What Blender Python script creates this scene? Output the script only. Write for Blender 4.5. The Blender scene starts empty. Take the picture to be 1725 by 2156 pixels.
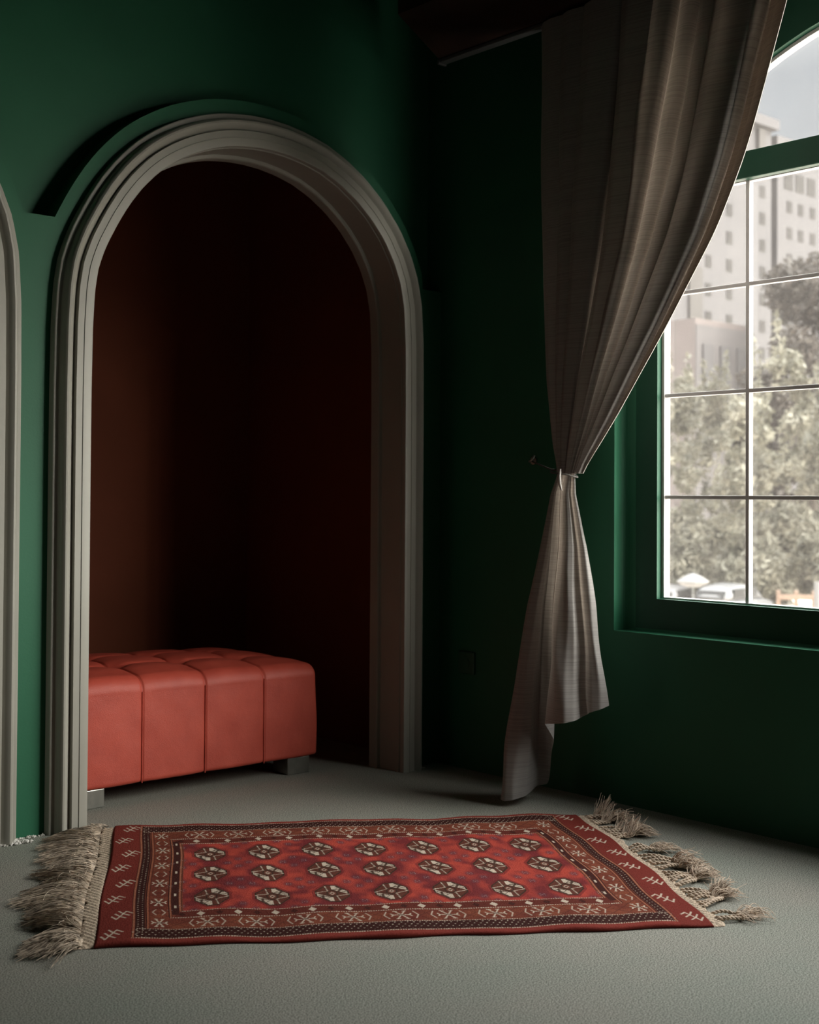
import bpy, bmesh, math, random
import numpy as np
from mathutils import Vector, Matrix
from mathutils.geometry import tessellate_polygon

random.seed(7)
RNG = np.random.default_rng(7)
SC = bpy.context.scene
COL = SC.collection
PI = math.pi
A = 3.955          # arch wall front plane (y)
B = 3.745          # window wall front plane (x)

# ------------------------------------------------------------------ helpers
def mesh_obj(name, V, F, mat=None, parent=None, smooth=False, uv=None):
    me = bpy.data.meshes.new(name)
    V = np.asarray(V, dtype=np.float32)
    if isinstance(F, np.ndarray):
        n, k = F.shape
        me.vertices.add(len(V)); me.vertices.foreach_set('co', V.ravel())
        me.loops.add(n * k); me.loops.foreach_set('vertex_index', F.astype(np.int32).ravel())
        me.polygons.add(n)
        me.polygons.foreach_set('loop_start', np.arange(0, n * k, k, dtype=np.int32))
        me.update(calc_edges=True)
    else:
        me.from_pydata([tuple(map(float, v)) for v in V], [], F)
        me.update()
    if smooth:
        me.polygons.foreach_set('use_smooth', np.ones(len(me.polygons), dtype=bool))
    o = bpy.data.objects.new(name, me)
    COL.objects.link(o)
    if mat is not None:
        me.materials.append(mat)
    if parent is not None:
        o.parent = parent
    return o

def bm_obj(name, bm, mat, parent=None, smooth=False):
    bmesh.ops.recalc_face_normals(bm, faces=bm.faces[:])
    me = bpy.data.meshes.new(name)
    bm.to_mesh(me); bm.free()
    if smooth:
        for p in me.polygons: p.use_smooth = True
    if mat: me.materials.append(mat)
    o = bpy.data.objects.new(name, me); COL.objects.link(o)
    if parent is not None: o.parent = parent
    return o

def empty(name, loc=(0, 0, 0), rz=0):
    o = bpy.data.objects.new(name, None); COL.objects.link(o)
    o.empty_display_size = 0.1
    o.location = loc; o.rotation_euler = (0, 0, rz)
    return o

def tag(o, label=None, cat=None, group=None, kind=None):
    if label: o['label'] = label
    if cat: o['category'] = cat
    if group: o['group'] = group
    if kind: o['kind'] = kind
    return o

def struct(o, label=None):
    o['kind'] = 'structure'
    if label: o['label'] = label
    return o

def box(bm, x0, x1, y0, y1, z0, z1, bev=0.0, seg=2):
    r = bmesh.ops.create_cube(bm, size=1)
    vs = r['verts']
    for v in vs:
        v.co = Vector(((x0 + x1) / 2 + v.co.x * (x1 - x0), (y0 + y1) / 2 + v.co.y * (y1 - y0), (z0 + z1) / 2 + v.co.z * (z1 - z0)))
    if bev > 0:
        es = list({e for v in vs for e in v.link_edges})
        bmesh.ops.bevel(bm, geom=es, offset=bev, segments=seg, affect='EDGES', profile=0.5)

def extrude_loops(loops, d0, d1, axis):
    """2D loops (first outer, rest holes) -> closed prism between d0 and d1 along axis (0:x with (y,z), 1:y with (x,z), 2:z with (x,y))."""
    flat = [p for l in loops for p in l]
    def P(p, d):
        return {0: (d, p[0], p[1]), 1: (p[0], d, p[1]), 2: (p[0], p[1], d)}[axis]
    tris = tessellate_polygon([[Vector((p[0], p[1], 0)) for p in l] for l in loops])
    n = len(flat)
    V = [P(p, d0) for p in flat] + [P(p, d1) for p in flat]
    F = [tuple(t) for t in tris] + [tuple(i + n for i in reversed(t)) for t in tris]
    k = 0
    for l in loops:
        m = len(l)
        for i in range(m):
            a, b = k + i, k + (i + 1) % m
            F.append((a, b, b + n, a + n))
        k += m
    return V, F

def prism(name, loops, d0, d1, axis, mat, parent=None):
    V, F = extrude_loops(loops, d0, d1, axis)
    bm = bmesh.new()
    vs = [bm.verts.new(v) for v in V]
    for f in F:
        try: bm.faces.new([vs[i] for i in f])
        except ValueError: pass
    return bm_obj(name, bm, mat, parent)

def tube_mesh(paths, radii, sides=3):
    """paths (n,m,3), radii (n,m) -> V,F (quads)"""
    paths = np.asarray(paths, float); n, m, _ = paths.shape
    T = np.gradient(paths, axis=1)
    T /= np.linalg.norm(T, axis=2, keepdims=True) + 1e-9
    up = np.zeros_like(T); up[..., 2] = 1
    flat = np.abs(T[..., 2]) > 0.95
    up[flat] = (1, 0, 0)
    S = np.cross(T, up); S /= np.linalg.norm(S, axis=2, keepdims=True) + 1e-9
    U = np.cross(S, T)
    ang = np.arange(sides) * 2 * PI / sides
    ring = (S[:, :, None, :] * np.cos(ang)[None, None, :, None] + U[:, :, None, :] * np.sin(ang)[None, None, :, None])
    V = paths[:, :, None, :] + ring * np.asarray(radii)[:, :, None, None]
    V = V.reshape(-1, 3)
    idx = np.arange(n * m * sides).reshape(n, m, sides)
    a = idx[:, :-1, :]; b = idx[:, 1:, :]
    F = np.stack([a, np.roll(a, -1, 2), np.roll(b, -1, 2), b], -1).reshape(-1, 4)
    return V, F

def grid_faces(nu, nv, base=0, wrap=False):
    i = np.arange(nu * nv).reshape(nu, nv)
    if wrap: i = np.vstack([i, i[:1]])
    return np.stack([i[:-1, :-1], i[1:, :-1], i[1:, 1:], i[:-1, 1:]], -1).reshape(-1, 4) + base

def smooth_path(pts, n, it=3):
    p = np.array(pts, float)
    for _ in range(it):
        q = p.copy(); q[1:-1] = 0.25 * p[:-2] + 0.5 * p[1:-1] + 0.25 * p[2:]; p = q
    d = np.r_[0, np.cumsum(np.linalg.norm(np.diff(p, axis=0), axis=1))]
    t = np.linspace(0, d[-1], n)
    return np.stack([np.interp(t, d, p[:, k]) for k in range(p.shape[1])], 1)

# ------------------------------------------------------------------ materials
def nt(name):
    m = bpy.data.materials.new(name); m.use_nodes = True
    N = m.node_tree.nodes; L = m.node_tree.links
    return m, N, L, N['Principled BSDF']

def noise_col(N, L, scale, c0, c1, lo=0.35, hi=0.65, detail=6, coord='Object', mapscale=None):
    tc = N.new('ShaderNodeTexCoord')
    nz = N.new('ShaderNodeTexNoise'); nz.inputs['Scale'].default_value = scale; nz.inputs['Detail'].default_value = detail
    src = tc.outputs[coord]
    if mapscale:
        mp = N.new('ShaderNodeMapping'); mp.inputs['Scale'].default_value = mapscale
        L.new(src, mp.inputs['Vector']); src = mp.outputs['Vector']
    L.new(src, nz.inputs['Vector'])
    cr = N.new('ShaderNodeValToRGB')
    cr.color_ramp.elements[0].position = lo; cr.color_ramp.elements[0].color = (*c0, 1)
    cr.color_ramp.elements[1].position = hi; cr.color_ramp.elements[1].color = (*c1, 1)
    L.new(nz.outputs['Fac'], cr.inputs['Fac'])
    return cr.outputs['Color'], nz.outputs['Fac']

def add_bump(N, L, bsdf, fac, strength, dist):
    b = N.new('ShaderNodeBump'); b.inputs['Strength'].default_value = strength; b.inputs['Distance'].default_value = dist
    L.new(fac, b.inputs['Height']); L.new(b.outputs['Normal'], bsdf.inputs['Normal'])
    return b

def mat_simple(name, col, rough=0.6, var=0.08, scale=6, bump=0.0, bscale=None, metallic=0.0, spec=0.5):
    m, N, L, b = nt(name)
    c0 = tuple(max(0, c * (1 - var)) for c in col); c1 = tuple(min(1, c * (1 + var)) for c in col)
    co, fac = noise_col(N, L, scale, c0, c1)
    L.new(co, b.inputs['Base Color'])
    b.inputs['Roughness'].default_value = rough; b.inputs['Metallic'].default_value = metallic
    b.inputs['Specular IOR Level'].default_value = spec
    if bump > 0:
        nz = N.new('ShaderNodeTexNoise'); nz.inputs['Scale'].default_value = bscale or scale * 10; nz.inputs['Detail'].default_value = 4
        tc = N.new('ShaderNodeTexCoord'); L.new(tc.outputs['Object'], nz.inputs['Vector'])
        add_bump(N, L, b, nz.outputs['Fac'], bump, 0.002)
    return m

M_green = mat_simple('green_wall_paint', (0.020, 0.112, 0.060), 0.5, 0.05, 2.5, 0.12, 140, spec=0.22)
M_frame_green = mat_simple('green_frame_paint', (0.013, 0.066, 0.038), 0.5, 0.05, 3, 0.05, 60, spec=0.22)
M_trim = mat_simple('grey_trim_paint', (0.31, 0.30, 0.265), 0.45, 0.04, 4, 0.04, 60, spec=0.4)
M_alcove = mat_simple('rust_alcove_paint', (0.17, 0.045, 0.02), 0.7, 0.06, 3, 0.1, 120, spec=0.2)
M_ceil = mat_simple('dark_green_ceiling_paint', (0.015, 0.06, 0.032), 0.7, 0.05, 2)
M_beam = mat_simple('dark_brown_wood', (0.022, 0.0095, 0.006), 0.6, 0.25, 8, spec=0.3)
M_white = mat_simple('white_window_paint', (0.62, 0.60, 0.60), 0.45, 0.04, 6)
M_rail = mat_simple('grey_rail_metal', (0.10, 0.105, 0.105), 0.5, 0.05, 10, metallic=0.3)
M_steel = mat_simple('brushed_steel', (0.42, 0.42, 0.39), 0.34, 0.1, 30, metallic=0.95)
M_socket = mat_simple('dark_green_plastic', (0.02, 0.09, 0.05), 0.4, 0.05, 8)
M_black = mat_simple('black_plastic', (0.01, 0.01, 0.01), 0.5, 0.1, 8)
M_plaster = mat_simple('white_plaster', (0.62, 0.60, 0.57), 0.9, 0.15, 120, 0.5, 300)
M_cord = mat_simple('grey_cord', (0.07, 0.065, 0.06), 0.6, 0.1, 80)
M_seam = mat_simple('hem_thread', (0.50, 0.46, 0.42), 0.55, 0.1, 60)

# carpet: speckled grey-green loop pile
def carpet_mat():
    m, N, L, b = nt('grey_green_carpet')
    co, f1 = noise_col(N, L, 300, (0.052, 0.056, 0.048), (0.455, 0.438, 0.395), 0.33, 0.67, 5)
    co2, f2 = noise_col(N, L, 2.2, (0.90, 0.98, 0.95), (1.06, 1.03, 1.01), 0.3, 0.7, 5)
    mx = N.new('ShaderNodeMix'); mx.data_type = 'RGBA'; mx.blend_type = 'MULTIPLY'; mx.inputs[0].default_value = 1
    L.new(co, mx.inputs[6]); L.new(co2, mx.inputs[7]); L.new(mx.outputs[2], b.inputs['Base Color'])
    b.inputs['Roughness'].default_value = 0.95; b.inputs['Specular IOR Level'].default_value = 0.1
    add_bump(N, L, b, f1, 0.12, 0.003)
    return m
M_carpet = carpet_mat()

def leather_mat():
    m, N, L, b = nt('red_leather')
    co, f = noise_col(N, L, 9, (0.40, 0.056, 0.036), (0.50, 0.078, 0.050), 0.3, 0.7, 5)
    L.new(co, b.inputs['Base Color']); b.inputs['Roughness'].default_value = 0.5; b.inputs['Specular IOR Level'].default_value = 0.4
    vo = N.new('ShaderNodeTexVoronoi'); vo.inputs['Scale'].default_value = 420
    tc = N.new('ShaderNodeTexCoord'); L.new(tc.outputs['Object'], vo.inputs['Vector'])
    nz = N.new('ShaderNodeTexNoise'); nz.inputs['Scale'].default_value = 12; nz.inputs['Detail'].default_value = 5
    L.new(tc.outputs['Object'], nz.inputs['Vector'])
    ad = N.new('ShaderNodeMath'); ad.operation = 'MULTIPLY_ADD'; ad.inputs[1].default_value = 6.0
    L.new(nz.outputs['Fac'], ad.inputs[0]); L.new(vo.outputs['Distance'], ad.inputs[2])
    add_bump(N, L, b, ad.outputs[0], 0.3, 0.002)
    return m
M_leather = leather_mat()

def curtain_mat():
    m, N, L, b = nt('taupe_satin_slub')
    tc = N.new('ShaderNodeTexCoord')
    mp = N.new('ShaderNodeMapping'); mp.inputs['Scale'].default_value = (3, 3, 260); L.new(tc.outputs['UV'], mp.inputs['Vector'])
    mp.inputs['Scale'].default_value = (1.2, 260, 1)
    nz = N.new('ShaderNodeTexNoise'); nz.inputs['Scale'].default_value = 1.0; nz.inputs['Detail'].default_value = 3
    L.new(mp.outputs['Vector'], nz.inputs['Vector'])
    cr = N.new('ShaderNodeValToRGB')
    cr.color_ramp.elements[0].position = 0.36; cr.color_ramp.elements[0].color = (0.265, 0.250, 0.242, 1)
    cr.color_ramp.elements[1].position = 0.56; cr.color_ramp.elements[1].color = (0.345, 0.325, 0.314, 1)
    L.new(nz.outputs['Fac'], cr.inputs['Fac'])
    L.new(cr.outputs['Color'], b.inputs['Base Color'])
    b.inputs['Roughness'].default_value = 0.48; b.inputs['Specular IOR Level'].default_value = 0.55
    b.inputs['Sheen Weight'].default_value = 0.12
    tr = N.new('ShaderNodeBsdfTranslucent')
    cm = N.new('ShaderNodeMix'); cm.data_type = 'RGBA'; cm.blend_type = 'MULTIPLY'; cm.inputs[0].default_value = 1
    L.new(cr.outputs['Color'], cm.inputs[6]); cm.inputs[7].default_value = (1.0, 0.88, 0.76, 1)
    L.new(cm.outputs[2], tr.inputs['Color'])
    ms = N.new('ShaderNodeMixShader'); ms.inputs[0].default_value = 0.28
    L.new(b.outputs[0], ms.inputs[1]); L.new(tr.outputs[0], ms.inputs[2])
    L.new(ms.outputs[0], N['Material Output'].inputs['Surface'])
    add_bump(N, L, b, nz.outputs['Fac'], 0.15, 0.001)
    return m
M_curtain = curtain_mat()

def glass_mat():
    m, N, L, b = nt('window_glass')
    t = N.new('ShaderNodeBsdfTransparent'); t.inputs['Color'].default_value = (0.97, 0.98, 0.97, 1)
    g = N.new('ShaderNodeBsdfGlossy'); g.inputs['Roughness'].default_value = 0.02
    lw = N.new('ShaderNodeLayerWeight'); lw.inputs['Blend'].default_value = .5
    pw = N.new('ShaderNodeMath'); pw.operation = 'POWER'; pw.inputs[1].default_value = 5.0; L.new(lw.outputs['Facing'], pw.inputs[0])
    fr = N.new('ShaderNodeMath'); fr.operation = 'MULTIPLY_ADD'; fr.inputs[1].default_value = .3; fr.inputs[2].default_value = .02; L.new(pw.outputs[0], fr.inputs[0])
    ms = N.new('ShaderNodeMixShader')
    L.new(fr.outputs[0], ms.inputs[0]); L.new(t.outputs[0], ms.inputs[1]); L.new(g.outputs[0], ms.inputs[2])
    du = N.new('ShaderNodeBsdfTranslucent'); du.inputs['Color'].default_value = (0.9, 0.86, 0.84, 1)
    _, f = noise_col(N, L, 9, (0, 0, 0), (1, 1, 1), .3, .7, 6)
    mr = N.new('ShaderNodeMapRange'); mr.inputs['To Min'].default_value = .007; mr.inputs['To Max'].default_value = .017; L.new(f, mr.inputs['Value'])
    m2 = N.new('ShaderNodeMixShader'); L.new(mr.outputs[0], m2.inputs[0]); L.new(ms.outputs[0], m2.inputs[1]); L.new(du.outputs[0], m2.inputs[2])
    L.new(m2.outputs[0], N['Material Output'].inputs['Surface'])
    return m
M_glass = glass_mat()

def attr_mat(name, rough=0.95, bump=0.6, bscale=700):
    m, N, L, b = nt(name)
    a = N.new('ShaderNodeAttribute'); a.attribute_name = 'dye'
    co, f = noise_col(N, L, bscale, (0.72, 0.72, 0.72), (1.22, 1.22, 1.22), 0.3, 0.7, 3)
    mx = N.new('ShaderNodeMix'); mx.data_type = 'RGBA'; mx.blend_type = 'MULTIPLY'; mx.inputs[0].default_value = 1
    L.new(a.outputs['Color'], mx.inputs[6]); L.new(co, mx.inputs[7]); L.new(mx.outputs[2], b.inputs['Base Color'])
    b.inputs['Roughness'].default_value = rough; b.inputs['Specular IOR Level'].default_value = 0.1
    add_bump(N, L, b, f, bump, 0.003)
    return m
M_rug = attr_mat('rug_wool')
M_band = mat_simple('woven_cotton', (0.54, 0.43, 0.33), 0.95, 0.40, 220, 0.9, 420, spec=0.1)
M_fringe_l = mat_simple('taupe_fringe', (0.47, 0.385, 0.305), 0.7, 0.5, 60, spec=0.25)
M_fringe_r = mat_simple('beige_fringe', (0.56, 0.445, 0.35), 0.8, 0.30, 70, spec=0.2)

# exterior
M_conc = mat_simple('pale_concrete', (0.041, 0.0385, 0.0412), 0.9, 0.03, 0.2)
M_conc_dark = mat_simple('dark_concrete_gap_shade', (0.03, 0.027, 0.026), 0.9, 0.05, 0.2)  # darker concrete; on the wing gap it stands in for shade
M_extwin = mat_simple('dark_window_glass', (0.017, 0.0158, 0.0155), 0.6, 0.15, 0.5, spec=0.1)
M_pink = mat_simple('pinkish_render', (0.085, 0.07, 0.068), 0.9, 0.05, 0.3)
M_grey = mat_simple('grey_side_wall', (0.05, 0.045, 0.047), 0.8, 0.06, 0.4)  # right-hand face, a darker grey than the pink one
M_street = mat_simple('pale_street_paving', (0.72, 0.645, 0.56), 0.9, 0.1, 0.4)  # paving made pale and warm to bounce light up into the room
M_carw = mat_simple('white_car_paint', (0.085, 0.085, 0.087), 0.3, 0.02, 1)
M_carg = mat_simple('grey_car_paint', (0.045, 0.043, 0.045), 0.35, 0.05, 1)
M_carwin = mat_simple('car_glass', (0.012, 0.012, 0.012), 0.45, 0.1, 1, spec=0.15)
M_lamp_red = mat_simple('orange_tail_lens', (0.5, 0.13, 0.07), 0.3, 0.1, 2)
M_tyre = mat_simple('tyre_rubber', (0.02, 0.02, 0.02), 0.8, 0.1, 3)
M_canvas = mat_simple('white_canvas', (0.095, 0.093, 0.093), 0.8, 0.03, 2)
M_wood = mat_simple('orange_brown_timber', (0.13, 0.085, 0.06), 0.8, 0.2, 3)
M_bark = mat_simple('bark', (0.035, 0.028, 0.021), 0.9, 0.3, 6)

def leaf_mat(name, c0, c1):
    m, N, L, b = nt(name)
    co, f = noise_col(N, L, 0.9, c0, c1, 0.35, 0.65, 4)
    L.new(co, b.inputs['Base Color']); b.inputs['Roughness'].default_value = 0.55; b.inputs['Specular IOR Level'].default_value = 0.3
    tr = N.new('ShaderNodeBsdfTranslucent'); L.new(co, tr.inputs['Color'])
    ms = N.new('ShaderNodeMixShader'); ms.inputs[0].default_value = 0.3
    L.new(b.outputs[0], ms.inputs[1]); L.new(tr.outputs[0], ms.inputs[2]); L.new(ms.outputs[0], N['Material Output'].inputs['Surface'])
    return m
M_leaf_pale = leaf_mat('pale_green_leaves', (0.075, 0.071, 0.050), (0.24, 0.228, 0.182))
M_leaf_mid = leaf_mat('olive_leaves', (0.048, 0.046, 0.032), (0.185, 0.174, 0.137))
M_leaf_dark = leaf_mat('brown_green_leaves', (0.03, 0.025, 0.020), (0.062, 0.052, 0.045))

# ------------------------------------------------------------------ setting: floor, walls, ceiling
XL, YB, ZC = -3.6, -4.6, 3.35
bm = bmesh.new(); box(bm, XL - .2, B + .1, YB - .2, A + 1.6, -0.12, 0)
floor = struct(bm_obj('floor', bm, M_carpet), 'grey green carpeted floor under the rug and in the alcove')

# outer edge of the arch moulding, measured in the plane of the arch wall (x, z)
ARCH = [(1.988, 0), (1.988, 0.4), (1.988, 0.8), (1.987, 1.2), (1.987, 1.5), (1.988, 1.70), (1.994, 1.804), (2.006, 1.873), (2.026, 1.934), (2.050, 1.982), (2.078, 2.040),
        (2.116, 2.110), (2.156, 2.168), (2.196, 2.220), (2.237, 2.264), (2.280, 2.304), (2.322, 2.337), (2.365, 2.366), (2.408, 2.390),
        (2.453, 2.413), (2.497, 2.432), (2.543, 2.449), (2.589, 2.463), (2.636, 2.475), (2.696, 2.485), (2.760, 2.492), (2.830, 2.495),
        (2.909, 2.493), (3.021, 2.479), (3.114, 2.454), (3.209, 2.415), (3.308, 2.358), (3.409, 2.280), (3.493, 2.187), (3.556, 2.085),
        (3.598, 1.980), (3.619, 1.880), (3.624, 1.771), (3.624, 1.5), (3.624, 1.2), (3.624, 0.8), (3.624, 0.4), (3.624, 0)]
ARCH = smooth_path(ARCH, 150, 2); ARCH[0] = (1.988, 0); ARCH[-1] = (3.624, 0)

def offset(path, w):
    t = np.gradient(path, axis=0); t /= np.linalg.norm(t, axis=1, keepdims=True)
    n = np.stack([t[:, 1], -t[:, 0]], 1)          # inward (path runs left foot -> top -> right foot)
    q = path + n * w
    q[0, 1] = path[0, 1]; q[-1, 1] = path[-1, 1]
    return q
SHIFT = -1.745
NB = 1.985
def band(dx):
    q = offset(ARCH, -0.056); q[:, 0] += dx
    return [tuple(p) for p in q if p[1] >= NB]
def opening(dx, w=0.10):
    q = offset(ARCH, w); q[:, 0] += dx
    return [tuple(p) for p in q]
ZL = 1.952
b1, b0 = band(0), band(SHIFT)
b1 = [p for p in b1 if p[0] < 3.0 or p[1] >= ZL]
outline = [(XL, 0)] + opening(SHIFT) + opening(0) + [(B, 0), (B, ZL), (b1[-1][0] + 0.003, ZL)] + b1[::-1] + b0[::-1] + [(XL, NB)]
wall_back = struct(prism('wall_back', [outline], A, A + 0.10, 1, M_green), 'green wall with two arched openings')
# the wall above the arches sits further back
up = [(XL, 0.9)] + [(p[0], max(p[1], .9)) for p in opening(SHIFT, .11)[1:-1]] + [(p[0], max(p[1], .9)) for p in opening(0, .11)[1:-1]] + [(B + .12, 0.9), (B + .12, ZC), (XL, ZC)]
def dedupe(l):
    r = []
    for p in l:
        if not r or abs(p[0] - r[-1][0]) + abs(p[1] - r[-1][1]) > 1e-4: r.append(p)
    return r
struct(prism('wall_upper', [dedupe(up)], A + 0.085, A + 0.14, 1, M_green), 'set-back green wall above the arches')

# moulding profile (w inward from the outer edge, r towards the room)
PROF = [(0.000, -0.02), (0.000, 0.024), (0.0015, 0.0285), (0.004, 0.030), (0.0180, 0.030), (0.0195, 0.032), (0.0205, 0.040), (0.0225, 0.0500), (0.0265, 0.0580), (0.032, 0.0625), (0.038, 0.0630),
        (0.0450, 0.0590), (0.0520, 0.0520), (0.0585, 0.0450), (0.0640, 0.0410), (0.0655, 0.0410), (0.0657, 0.0560), (0.0670, 0.0580), (0.0905, 0.0580), (0.0915, 0.0605), (0.0932, 0.0605), (0.0940, 0.0580), (0.1185, 0.0580), (0.1225, 0.0565), (0.124, 0.053),
        (0.124, 0.040), (0.1215, 0.038), (0.1215, 0.033), (0.126, 0.030), (0.126, -0.050), (0.1265, -0.085), (0.1380, -0.088), (0.1410, -0.092), (0.1410, -0.135), (0.100, -0.135)]
def arch_trim(name, dx):
    rows = []
    for w, r in PROF:
        q = offset(ARCH, w)
        rows.append(np.stack([q[:, 0] + dx, np.full(len(q), A - r), q[:, 1]], 1))
    V = np.array(rows)
    nu, nv = V.shape[:2]
    F = grid_faces(nu, nv)
    o = mesh_obj(name, V.reshape(-1, 3), F, M_trim, smooth=True)
    o.data.set_sharp_from_angle(angle=math.radians(28))
    return o
struct(arch_trim('trim_1', 0), 'grey moulded frame around the arch with the ottoman')
struct(arch_trim('trim_2', SHIFT), 'grey moulded frame of the arch cut off at the left edge')

# alcoves behind the arches
def alcove(name, x0, x1, label):
    bm = bmesh.new()
    y0, y1, zt = A + 0.10, A + 1.35, 2.75
    box(bm, x0, x1, y1, y1 + .08, 0, zt)
    box(bm, x0 - .05, x0, y0, y1 + .08, 0, zt)
    box(bm, x1, x1 + .05, y0, y1 + .08, 0, zt)
    box(bm, x0 - .05, x1 + .05, y0 + .045, y1 + .08, zt, zt + .06)
    return struct(bm_obj(name, bm, M_alcove), label)
alcove('wall_alcove', 1.86, 3.72, 'dark rust coloured wall of the alcove behind the ottoman')
alcove('wall_alcove_left', 0.05, 1.80, 'dark rust coloured wall behind the left arch')

# window wall: recess openings for two windows
WY = [1.8468]                # window centre along y
DX = 0.035                   # extra depth of the recess
HW = 1.0526                  # half width of the glazed opening
RY = 1.1872                  # half width of the shallow recess
RZ0, RZ1 = 0.62, 2.86
def rect(y0, y1, z0, z1): return [(y0, z0), (y1, z0), (y1, z1), (y0, z1)]
holes = [rect(w - RY, w + RY, RZ0, RZ1) for w in WY]
wall_right = prism('wall_right', [rect(YB, A + 0.14, 0, ZC)] + holes, B, B + DX + 0.045, 0, M_green)
struct(wall_right, 'green wall with the large window')
def arch_open(w, hw, z0, zs, rise, n=48):
    pts = [(w - hw, z0), (w + hw, z0)]
    for i in range(n + 1):
        t = PI * i / n
        pts.append((w + hw * math.cos(t), zs + rise * math.sin(t)))
    return pts
ZS, RISE, ZB = 2.0285, 0.676, 0.7387
BX = B + DX
for i, w in enumerate(WY):
    win = empty('window_%d' % (i + 1), (BX + .04, w, 0))
    struct(win, 'tall arched window with white glazing bars in a green frame' if i == 0 else 'second arched window further along the window wall')
    def put(o):
        o.parent = win; o.matrix_parent_inverse = Matrix.Translation((-(BX + .04), -w, 0)); return o
    put(prism('frame', [rect(w - RY, w + RY, RZ0, RZ1), arch_open(w, HW, ZB, ZS, RISE)[::-1]], BX + .04, BX + .066, 0, M_frame_green))
    # cove in the corner of the recess (left side and sill)
    bm = bmesh.new()
    n = 8
    prof = [(0, 0)] + [(0.045 * (1 - math.sin(PI / 2 * k / n)), 0.045 * (1 - math.cos(PI / 2 * k / n))) for k in range(n + 1)]
    # prof: (distance from reveal, distance from panel face) of a concave fillet
    for side in (0, 1):
        ring0, ring1 = [], []
        for a_, b_ in prof:
            if side == 0:
                ring0.append(bm.verts.new((BX + .0405 - b_, w + RY - a_, RZ0))); ring1.append(bm.verts.new((BX + .0405 - b_, w + RY - a_, RZ1)))
            else:
                ring0.append(bm.verts.new((BX + .0405 - b_ * .6, w - RY, RZ0 + a_ * .25))); ring1.append(bm.verts.new((BX + .0405 - b_ * .6, w + RY, RZ0 + a_ * .25)))
        m_ = len(prof)
        for k in range(m_):
            bm.faces.new((ring0[k], ring0[(k + 1) % m_], ring1[(k + 1) % m_], ring1[k]))
        bm.faces.new(ring0); bm.faces.new(ring1[::-1])
    put(bm_obj('recess_bead', bm, M_green))
    HI = HW - 0.0
    put(prism('sash', [arch_open(w, HW + .02, ZB - .02, ZS, RISE + .02), arch_open(w, HW - .012, ZB + .006, ZS, RISE - .012)[::-1]], BX + .066, BX + .10, 0, M_white))
    bm = bmesh.new(); box(bm, BX + .036, BX + .072, w - HW - .01, w + HW + .01, 2.190, 2.283, .004)
    put(bm_obj('transom', bm, M_frame_green))
    bm = bmesh.new(); box(bm, BX + .0725, BX + .10, w - HW, w + HW, 2.188, 2.266)
    put(bm_obj('transom_sash', bm, M_white))
    for k in range(-2, 3):
        yy = w + k * 0.3482
        bm = bmesh.new(); box(bm, BX + .070, BX + .094, yy - .0075, yy + .0075, ZB, 2.19, .0015, 1)
        put(bm_obj('glazing_bar', bm, M_white))
    for zz in (1.104, 1.4694, 1.8347):
        bm = bmesh.new(); box(bm, BX + .071, BX + .093, w - HW + .01, w + HW - .01, zz - .007, zz + .007, .0015, 1)
        put(bm_obj('glazing_bar', bm, M_white))
    put(prism('pane', [rect(w - HW + .006, w + HW - .006, ZB + .002, 2.192)], BX + .0945, BX + .0975, 0, M_glass))
    zz = 2.26
    fan = [(w - HW * math.sqrt(1 - ((zz - ZS) / RISE) ** 2), zz), (w + HW * math.sqrt(1 - ((zz - ZS) / RISE) ** 2), zz)]
    fan += [(w + HW * math.cos(t), ZS + RISE * math.sin(t)) for t in np.linspace(math.asin((zz - ZS) / RISE) + .01, PI - math.asin((zz - ZS) / RISE) - .01, 40)]
    put(prism('fanlight_pane', [fan], BX + .0945, BX + .0975, 0, M_glass))
    # light portal: helps sample daylight entering this opening
    ld = bpy.data.lights.new('daylight_portal', 'AREA'); ld.shape = 'RECTANGLE'; ld.size = 2 * HW; ld.size_y = 2.0
    lo = bpy.data.objects.new('daylight_portal', ld); COL.objects.link(lo)
    ld.cycles.is_portal = True
    lo.location = (BX + .115, w, 1.72); lo.rotation_euler = (PI / 2, 0, PI / 2)

bm = bmesh.new(); box(bm, XL, B + .045, YB - .1, YB, 0, ZC)
struct(bm_obj('wall_front', bm, M_green), 'green wall behind the viewer')
bm = bmesh.new(); box(bm, XL - .1, XL, YB - .1, A + .14, 0, ZC)
struct(bm_obj('wall_left', bm, M_green), 'green side wall far from the window')
bm = bmesh.new(); box(bm, XL - .1, B + .2, YB - .1, A + .14, ZC, ZC + .12)
struct(bm_obj('ceiling', bm, M_ceil), 'dark green ceiling')

# dropped timber beam along the window wall; its end is cut at an angle
beam = prism('ceiling_beam', [[(3.524, 3.741), (3.084, 3.49), (3.084, YB + .02), (3.524, YB + .02)]], 2.825, ZC - .002, 2, M_beam)
struct(beam, 'dark brown ceiling beam at the top above the curtain')

# ------------------------------------------------------------------ curtain rail and curtain
rail = empty('curtain_rail', (3.535, 2.9, 2.815)); tag(rail, 'thin grey curtain rail under the dark brown beam', 'curtain rail')
bm = bmesh.new(); box(bm, 3.518, 3.556, 0.4, 3.735, 2.809, 2.8245, .003)
r_ = bm_obj('track', bm, M_rail, rail); r_.matrix_parent_inverse = Matrix.Translation((-3.535, -2.9, -2.815))
bm = bmesh.new(); box(bm, 3.515, 3.559, 3.733, 3.745, 2.803, 2.8245, .003)
r_ = bm_obj('end_cap', bm, M_rail, rail); r_.matrix_parent_inverse = Matrix.Translation((-3.535, -2.9, -2.815))

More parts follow.
